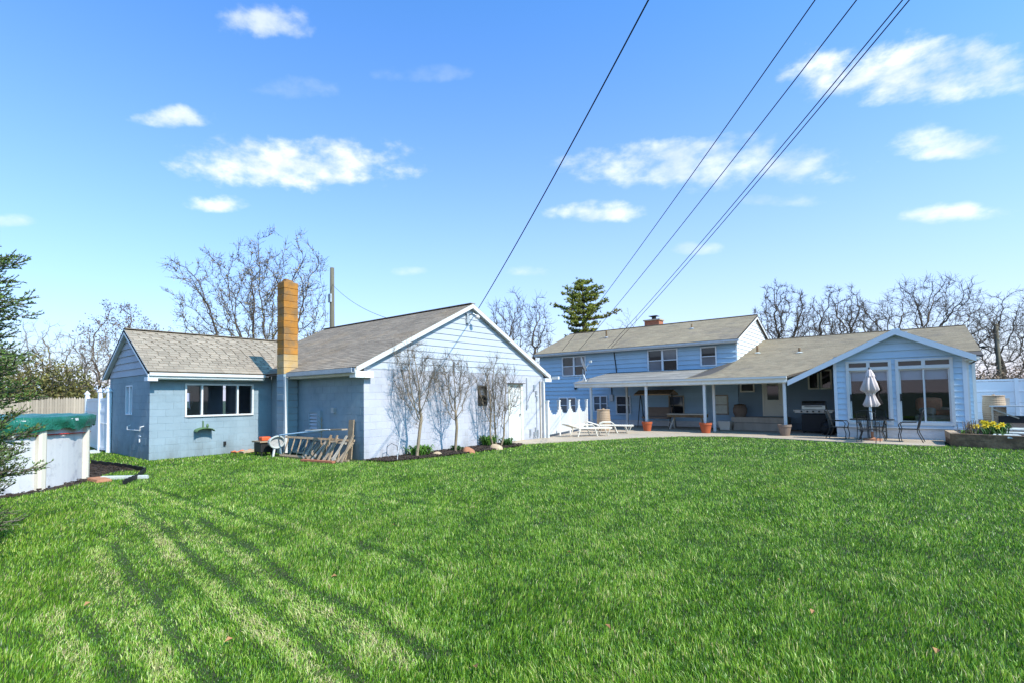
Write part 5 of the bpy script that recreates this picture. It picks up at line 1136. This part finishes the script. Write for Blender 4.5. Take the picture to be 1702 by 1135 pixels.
# ------------------------------------------------------------------ patio table, umbrella and chairs
TC = Vector((-1.16, 22.2, .03))
tb = thing('patio_table', 'round glass patio table with black iron frame in front of the sunroom', 'table', TC)
MB().lathe([(.0, .70), (.58, .70), (.58, .712), (.0, .712)], 36, TC, cap=False).build('glass_top', 'glass_table', tb); MB().lathe([(.57, .69), (.61, .69), (.61, .72), (.57, .72), (.57, .69)], 36, TC, cap=False).build('rim', 'iron', tb)
for k in range(4):
    a = math.pi/4+k*math.pi/2; c_, s_ = math.cos(a), math.sin(a); MB().tube([TC+Vector((c_*.5, s_*.5, 0)), TC+Vector((c_*.38, s_*.38, .3)), TC+Vector((c_*.5, s_*.5, .69))], .016, 6).build('leg', 'iron', tb)
MB().lathe([(.36, .3), (.375, .3), (.375, .315), (.36, .315), (.36, .3)], 24, TC, cap=False).build('ring', 'iron', tb)
um = thing('umbrella', 'closed beige patio umbrella standing through the glass table', 'umbrella', TC)
MB().tube([TC, TC+Vector((0, 0, 2.42))], .022, 10).build('pole', 'white_blue', um); MB().lathe([(.26, 0), (.25, .05), (.1, .08), (.04, .1), (.04, .3)], 20, TC).build('base', 'rock_red', um)
prof = [(.15, 1.14), (.20, 1.22), (.13, 1.42), (.10, 1.55), (.13, 1.62), (.235, 1.72), (.17, 1.95), (.10, 2.22), (.09, 2.25)]
MB().lathe(prof, 64, TC, cap=False, mod=lambda i, a: 1+(.22 if i < 7 else .1)*math.cos(8*a+i*.4)+.1*math.sin(3*a+i)).build('canopy', 'fabric', um, smooth=True)
MB().lathe([(.135, 2.18), (.085, 2.32), (.05, 2.40), (.015, 2.44)], 32, TC, cap=False, mod=lambda i, a: 1+.16*math.cos(8*a)).build('top_flap', 'fabric', um, smooth=True); MB().lathe([(.03, 2.42), (.035, 2.45), (.01, 2.5)], 10, TC).build('finial', 'iron', um)
MB().lathe([(.105, 1.54), (.12, 1.565), (.105, 1.59)], 20, TC, cap=False).build('tie_strap', 'fabric', um)
def chair():
    o = thing('patio_chair', '', 'chair', (0, 0, 0), local=True, group='iron chairs round the patio table'); L = lambda mb, n: mb.build(n, 'iron', o)
    for s in (-1, 1):
        x = s*.25
        L(MB().tube([(x, .24, 0), (x, .27, .2), (x, .22, .41), (x, .26, .55), (x, .20, .64), (x, -.2, .65)], .013, 6), 'front_leg'); L(MB().tube([(x, -.34, 0), (x, -.22, .3), (x, -.2, .42)], .013, 6), 'rear_leg')
        L(MB().tube([(x, -.2, .40), (x, -.25, .65), (x*.97, -.34, .98)], .013, 6), 'back_post')
    L(MB().tube([(-.245, -.34, .97), (-.12, -.36, 1.03), (0, -.365, 1.05), (.12, -.36, 1.03), (.245, -.34, .97)], .013, 6), 'top_rail')
    for i in range(9): x = -.22+i*.055; L(MB().tube([(x, -.22, .46), (x, -.345, .98)], .006, 5), 'back_bar')
    L(MB().box(-.25, .25, -.22, .25, .41, .425), 'seat'); L(MB().tube([(-.25, .25, .42), (0, .28, .42), (.25, .25, .42)], .014, 6), 'seat_edge')
    return o
ch = chair(); ch.location = TC+Vector((-.05, -.95, 0)); ch.rotation_euler = (0, 0, R(-8)); ch['label'] = 'iron patio chair with its back to the lawn, before the table'
copy_tree(ch, TC+Vector((.98, -.12, 0)), R(85), 'iron patio chair on the right side of the glass table'); copy_tree(ch, TC+Vector((-.95, .12, 0)), R(-97), 'iron patio chair on the left side of the glass table'); copy_tree(ch, TC+Vector((.1, .78, 0)), R(180), 'iron patio chair between the glass table and the sunroom doors')
# ------------------------------------------------------------------ raised bed with daffodils
a, b = G(1582, 741), G(1706, 748); rbed = thing('raised_bed', 'raised garden bed edged with dark railway sleepers beside the sunroom', 'garden bed', a)
d = (b-a).normalized(); bb = a+d*5.5
for k, (s, e_) in enumerate(((0, .52), (.524, 1))): MB().beam(a.lerp(bb, s)+Vector((0, .1, .1)), a.lerp(bb, e_)+Vector((0, .1, .1)), .2, .19).build('sleeper', 'tie_wood', rbed); 
for k, (s, e_) in enumerate(((0, .3), (.304, .75), (.754, 1))): MB().beam(a.lerp(bb, s)+Vector((0, .115, .292)), a.lerp(bb, e_)+Vector((0, .115, .292)), .2, .185).build('sleeper', 'tie_wood', rbed)
MB().beam((a.x+.1, a.y+.22, .29), (a.x+.02, 23.0, .29), .22, .2).build('sleeper', 'old_wood', rbed); MB().beam((a.x+.1, a.y+.22, .1), (a.x+.02, 23.0, .1), .2, .18).build('sleeper', 'tie_wood', rbed)
MB().prism([(a.x+.2, a.y+.2, 0), (bb.x, bb.y+.2, 0), (7.2, 34.5, 0), (1.95, 34.5, 0), (1.7, 23.1, 0), (a.x+.2, 23.1, 0)], (0, 0, .31)).build('soil', 'mulch', rbed)
r = random.Random(8); k = 0
DF = []
for i in range(12):
    px = 1618+i*4.6+r.uniform(-3, 3); q = G(px, 724+r.uniform(-4, 3), .31); q.x = max(q.x, 1.0); q.y = min(max(q.y, 21.75), 22.9) if q.x < 1.6 else q.y; DF.append(q)
for i, q in enumerate(DF):
    o = thing('daffodil', 'yellow daffodil in the flowering row of the raised bed', 'flower', q, group='daffodils in the raised bed'); mb = MB()
    for j in range(5):
        an = r.uniform(0, 6.28); t = Vector((math.cos(an)*.08, math.sin(an)*.08, r.uniform(.2, .3))); s = Vector((-math.sin(an), math.cos(an), 0))*.012; mb.add([q-s, q+s, q+t*.6+s, q+t*.6-s, q+t+Vector((t.x*.5, t.y*.5, 0))], [(0, 1, 2, 3), (3, 2, 4)])
    mb.build('leaves', 'leaf_dark', o); h = r.uniform(.26, .4); MB().tube([q, q+Vector((0, 0, h))], .006, 4).build('stem', 'leaf_green', o)
    c = q+Vector((0, 0, h)); dd = Vector((r.uniform(-.2, .6), -1, .15)).normalized(); x = dd.cross(Vector((0, 0, 1))).normalized(); y = x.cross(dd); mb = MB()
    for j in range(6):
        an = j*math.pi/3; u = x*math.cos(an)+y*math.sin(an); v = dd.cross(u); mb.add([c, c+u*.045+v*.025, c+u*.085+dd*.01, c+u*.045-v*.025], [(0, 1, 2, 3)])
    fl = mb.build('petals', 'petal', o); mb = MB()
    for j in range(8): 
        an = j*math.pi/4; an2 = (j+1)*math.pi/4; mb.add([c+(x*math.cos(an)+y*math.sin(an))*.02, c+(x*math.cos(an2)+y*math.sin(an2))*.02, c+dd*.05+(x*math.cos(an2)+y*math.sin(an2))*.03, c+dd*.05+(x*math.cos(an)+y*math.sin(an))*.03], [(0, 1, 2, 3)])
    mb.build('trumpet', 'petal', o)
clump('dry_stalks', 'dead reddish stalks at the left corner of the raised bed', G(1612, 724, .31)+Vector((0, .2, 0)), .3, .45, 60, 'twig_brown', 61, wl=.008, curl=.4)
clump('green_tuft', 'low bright green tuft at the left end of the raised bed', G(1606, 722, .31), .2, .14, 70, 'leaf_green', 62); clump('green_tuft', 'leafy green clump without flowers right of the daffodils', G(1659, 722, .31)+Vector((0, .3, 0)), .3, .34, 90, 'leaf_dark', 63)
for i, (px, py) in enumerate(((1672, 724), (1688, 720), (1698, 728), (1682, 714), (1700, 713))):
    q = G(px, py, .31); w = .5; tag(MB().hexa([q+Vector(v) for v in ((-w*.6, -.2, 0), (w*.6, -.24, 0), (w*.55, .2, 0), (-w*.5, .22, 0), (-w*.58, -.19, .05), (w*.58, -.22, .05), (w*.53, .19, .05), (-w*.48, .2, .05))]).build('stepping_stone', 'stone_white', bevel=.01), 'flat pale stepping stone set in the raised bed', 'stepping stone', 'stepping stones in the raised bed')
# white vinyl fence on the right
f = thing('vinyl_fence', 'tall white vinyl panel fence behind the raised bed', 'fence', (4, 35, 0))
for i in range(6):
    x = 1.6+i*2.0; MB().box(x-.065, x+.065, 34.93, 35.06, 0, 2.25).build('post', 'vinyl', f)
    if i < 5:
        for k in range(4): MB().box(x+.07, x+1.93, 34.97, 35.01, .12+k*.5, .612+k*.5).build('panel', 'vinyl', f)
        MB().box(x+.07, x+1.93, 34.95, 35.03, 2.13, 2.22).build('rail', 'vinyl', f); MB().box(x+.07, x+1.93, 34.95, 35.03, 1.62, 1.67).build('rail', 'vinyl', f)
pbn = thing('potting_bench', 'dark grey potting bench against the white fence right of the barrel', 'bench', (3.2, 31, .31))
q = AT(1686, 680, 21.5)
bx, by = q.x, q.y
MB().box(bx-.75, bx+.65, by-.3, by+.3, .98, 1.04).build('bench_top', 'galv', pbn); MB().box(bx-.7, bx-.1, by+.22, by+.28, 1.05, 1.35).build('splash_back', 'alu', pbn)
for dx in (-.68, .58):
    for dy in (-.26, .26): MB().box(bx+dx-.03, bx+dx+.03, by+dy-.03, by+dy+.03, .31, .98).build('leg', 'grey_wood', pbn)
MB().beam((bx-.68, by-.27, .9), (bx+.1, by-.27, .5), .03, .05).build('brace', 'grey_wood', pbn); MB().box(bx-.5, bx+.3, by-.2, by+.2, .31, .6).build('bin', 'black', pbn)
pbn.location = (bx, by, .31)
for ch_ in pbn.children: ch_.location = -pbn.location
# ------------------------------------------------------------------ fallen leaves on the lawn
for i, (px, py) in enumerate(((655, 871), (555, 957), (790, 1107), (1557, 1081), (1351, 1016), (947, 917), (1296, 962), (145, 1003), (380, 1063), (1010, 1040))):
    q = G(px, py, .055); r_ = random.Random(i); a = r_.uniform(0, 6); mb = MB(); u = Vector((math.cos(a), math.sin(a), .2))*.028; v = Vector((-math.sin(a), math.cos(a), .1))*.02
    mb.add([q-u, q-v*.9+Vector((0, 0, .012)), q+u, q+v+Vector((0, 0, .016)), q+Vector((0, 0, -.003))], [(0, 1, 4), (1, 2, 4), (2, 3, 4), (3, 0, 4)]); tag(mb.build('fallen_leaf', 'dead_leaf'), 'small brown fallen leaf lying on the mown lawn', 'leaf', 'fallen leaves on the lawn')
# ------------------------------------------------------------------ grass
def grass():
    m = bpy.data.materials.new('grass'); m.use_nodes = True; nt = m.node_tree; N = nt.nodes; L = nt.links; N.clear(); MATS['grass'] = m
    out = N.new('ShaderNodeOutputMaterial'); at = N.new('ShaderNodeAttribute'); at.attribute_name = 'rnd'
    cr = N.new('ShaderNodeValToRGB'); E_ = cr.color_ramp.elements
    stops = [(0, (.016, .06, .004)), (.25, (.062, .168, .008)), (.55, (.155, .315, .018)), (.80, (.32, .48, .05)), (.92, (.46, .52, .13)), (1, (.58, .50, .24))]
    E_[0].position, E_[0].color = 0, (*stops[0][1], 1); E_[1].position, E_[1].color = 1, (*stops[-1][1], 1)
    for p, c in stops[1:-1]: e = E_.new(p); e.color = (*c, 1)
    geo = N.new('ShaderNodeNewGeometry'); nz = N.new('ShaderNodeTexNoise'); nz.inputs['Scale'].default_value = .8; nz.inputs['Detail'].default_value = 5; L.new(geo.outputs['Position'], nz.inputs['Vector'])
    ad = N.new('ShaderNodeMath'); ad.operation = 'MULTIPLY_ADD'; L.new(nz.outputs[0], ad.inputs[0]); ad.inputs[1].default_value = .55; ad.inputs[2].default_value = -.27
    a2 = N.new('ShaderNodeMath'); a2.operation = 'ADD'; L.new(at.outputs['Fac'], a2.inputs[0]); L.new(ad.outputs[0], a2.inputs[1]); L.new(a2.outputs[0], cr.inputs[0])
    d = N.new('ShaderNodeBsdfDiffuse'); t = N.new('ShaderNodeBsdfTranslucent'); g = N.new('ShaderNodeBsdfGlossy'); g.inputs['Roughness'].default_value = .42; g.inputs[0].default_value = (.9, .95, .85, 1)
    L.new(cr.outputs[0], d.inputs[0]); L.new(cr.outputs[0], t.inputs[0]); m1 = N.new('ShaderNodeMixShader'); m1.inputs[0].default_value = .32; L.new(d.outputs[0], m1.inputs[1]); L.new(t.outputs[0], m1.inputs[2])
    m2 = N.new('ShaderNodeMixShader'); m2.inputs[0].default_value = .03; L.new(m1.outputs[0], m2.inputs[1]); L.new(g.outputs[0], m2.inputs[2]); L.new(m2.outputs[0], out.inputs[0])
    r = np.random.default_rng(12)
    va = math.atan2(DM[1, 2], DM[0, 2]); A0, A1 = va-R(54), va+R(52)
    def sample(n, d0, d1, p):         # density falls off with distance
        u = r.random(n); k = 2-p; dd = (d0**k+u*(d1**k-d0**k))**(1/k); a = r.uniform(A0, A1, n); return dd*np.cos(a), dd*np.sin(a), dd
    # wheel tracks left by the mower: pixel polylines turned into ground lines
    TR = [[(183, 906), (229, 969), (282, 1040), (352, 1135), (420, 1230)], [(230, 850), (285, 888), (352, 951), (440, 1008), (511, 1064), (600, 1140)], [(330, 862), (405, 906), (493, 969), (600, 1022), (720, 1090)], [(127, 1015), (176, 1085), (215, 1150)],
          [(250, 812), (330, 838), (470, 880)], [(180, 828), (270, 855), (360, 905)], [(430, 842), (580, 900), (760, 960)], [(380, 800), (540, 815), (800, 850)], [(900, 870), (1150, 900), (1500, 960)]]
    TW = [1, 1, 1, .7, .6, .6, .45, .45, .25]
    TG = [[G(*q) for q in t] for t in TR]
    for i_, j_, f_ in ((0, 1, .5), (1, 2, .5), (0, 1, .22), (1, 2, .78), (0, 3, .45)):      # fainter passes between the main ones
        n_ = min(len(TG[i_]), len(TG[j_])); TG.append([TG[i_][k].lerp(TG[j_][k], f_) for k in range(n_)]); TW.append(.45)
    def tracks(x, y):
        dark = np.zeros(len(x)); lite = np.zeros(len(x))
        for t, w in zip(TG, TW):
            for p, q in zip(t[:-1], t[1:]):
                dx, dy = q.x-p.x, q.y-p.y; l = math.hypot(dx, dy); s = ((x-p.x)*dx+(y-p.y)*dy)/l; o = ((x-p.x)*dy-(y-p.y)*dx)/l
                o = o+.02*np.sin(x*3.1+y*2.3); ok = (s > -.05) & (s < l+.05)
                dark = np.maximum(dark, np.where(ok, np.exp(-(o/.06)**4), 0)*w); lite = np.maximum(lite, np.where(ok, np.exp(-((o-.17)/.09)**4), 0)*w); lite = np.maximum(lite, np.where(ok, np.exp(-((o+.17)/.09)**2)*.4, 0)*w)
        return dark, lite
    def keep(x, y):
        k = np.ones(len(x), bool)
        k &= ~inpoly(x, y, PATIO); k &= ~inpoly(x, y, BED); k &= ~inpoly(x, y, PM)
        k &= ~((x < XG+.05) & (y > Y0-.02)); k &= ~((x < XS+.02) & (x > XB-.05) & (y > YS-.01)); k &= ~((x-POOLC.x)**2+(y-POOLC.y)**2 < (POOLR+.1)**2)
        k &= ~inpoly(x, y, [(.58, 21.2), (.75, 21.42), (6.3, 20.4), (8, 20.4), (8, 60), (-30, 60), (-30, 26), (.58, 26)])
        k &= ~((x > -14.4) & (x < -11.2) & (y > 7.45)); k &= (x > -30)
        return k
    def clump_noise(x, y, s):
        return np.sin(x*s*1.3+1.7*np.sin(y*s*.9))*np.sin(y*s*1.1+1.3*np.sin(x*s*.7+2))
    def blades(name, n, d0, d1, p, w0, hmul, seg):
        x, y, dd = sample(n, d0, d1, p); k = keep(x, y); x, y, dd = x[k], y[k], dd[k]; n = len(x)
        dark, lite = tracks(x, y); cn = clump_noise(x, y, 4.)*.4+clump_noise(x+9, y-4, 11.)*.45+clump_noise(x-3, y+7, 27.)*.3
        h = r.gamma(10, .0036, n)*hmul*(1+.42*cn)*(1-.6*dark)*(1-.12*lite); a = r.uniform(0, 2*np.pi, n); lean = r.uniform(.15, .75, n)+.5*lite
        # blades lie over in patches, as mown grass does
        pa = 1.3*clump_noise(x*.6, y*.6, 2.1)+2.2; bx, by = np.cos(a)*.75+np.cos(pa)*.5, np.sin(a)*.75+np.sin(pa)*.5
        w = w0*r.uniform(.6, 1.3, n)*(1+dd*.012); fa = r.uniform(0, 2*np.pi, n); sx, sy = np.cos(fa)*w, np.sin(fa)*w; z0 = np.zeros(n)
        rn = np.clip(r.beta(1.5, 1.8, n)*.95+.24*cn+.36*lite-.30*dark+(r.random(n) < .035)*.45, 0, 1)  # worn tint plus stripe light and shade put into colour: pale strips, dark tracks
        tip = np.stack([x+bx*h*lean, y+by*h*lean, h*np.sqrt(np.clip(1-(lean*.75)**2, .12, 1))], 1)
        if seg == 2:
            mx, my, mz = x+bx*h*lean*.3, y+by*h*lean*.3, h*.58
            V = np.stack([np.stack([x-sx, y-sy, z0], 1), np.stack([x+sx, y+sy, z0], 1), np.stack([mx+sx*.85, my+sy*.85, mz], 1), np.stack([mx-sx*.85, my-sy*.85, mz], 1), tip], 1).reshape(-1, 3)
            b = np.arange(n)[:, None]*5; loops = np.concatenate([b+[0, 1, 2, 3], b+[3, 2, 4]], 1).ravel(); st = (np.arange(n)[:, None]*7+[0, 4]).ravel(); nv, npol, nl = 5*n, 2*n, 7*n; rep = 5
        else:
            V = np.stack([np.stack([x-sx, y-sy, z0], 1), np.stack([x+sx, y+sy, z0], 1), tip], 1).reshape(-1, 3); loops = np.arange(3*n); st = np.arange(0, 3*n, 3); nv, npol, nl = 3*n, n, 3*n; rep = 3
        me = bpy.data.meshes.new(name); me.vertices.add(nv); me.vertices.foreach_set('co', V.ravel().astype(np.float32)); me.loops.add(nl); me.loops.foreach_set('vertex_index', loops.astype(np.int32)); me.polygons.add(npol); me.polygons.foreach_set('loop_start', st.astype(np.int32)); me.update(calc_edges=True)
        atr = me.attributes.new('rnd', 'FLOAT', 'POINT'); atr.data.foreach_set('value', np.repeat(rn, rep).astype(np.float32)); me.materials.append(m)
        return me, n
    parts = [('near', 410000, 1.6, 7.5, 1.25, .0024, 1.0, 2), ('mid', 330000, 7.5, 15, 1.3, .0050, 1.0, 1), ('far', 260000, 15, 30, 1.2, .010, 1.0, 1)]
    lab = {'near': 'long green grass blades of the lawn near the viewer', 'mid': 'green grass blades of the middle lawn', 'far': 'green grass blades of the far lawn up to buildings and patio'}
    tot = 0
    for nm, n, d0, d1, p, w0, hm, seg in parts:
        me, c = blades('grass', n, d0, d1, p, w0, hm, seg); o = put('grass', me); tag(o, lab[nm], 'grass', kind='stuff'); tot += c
    print('blades', tot)
grass()
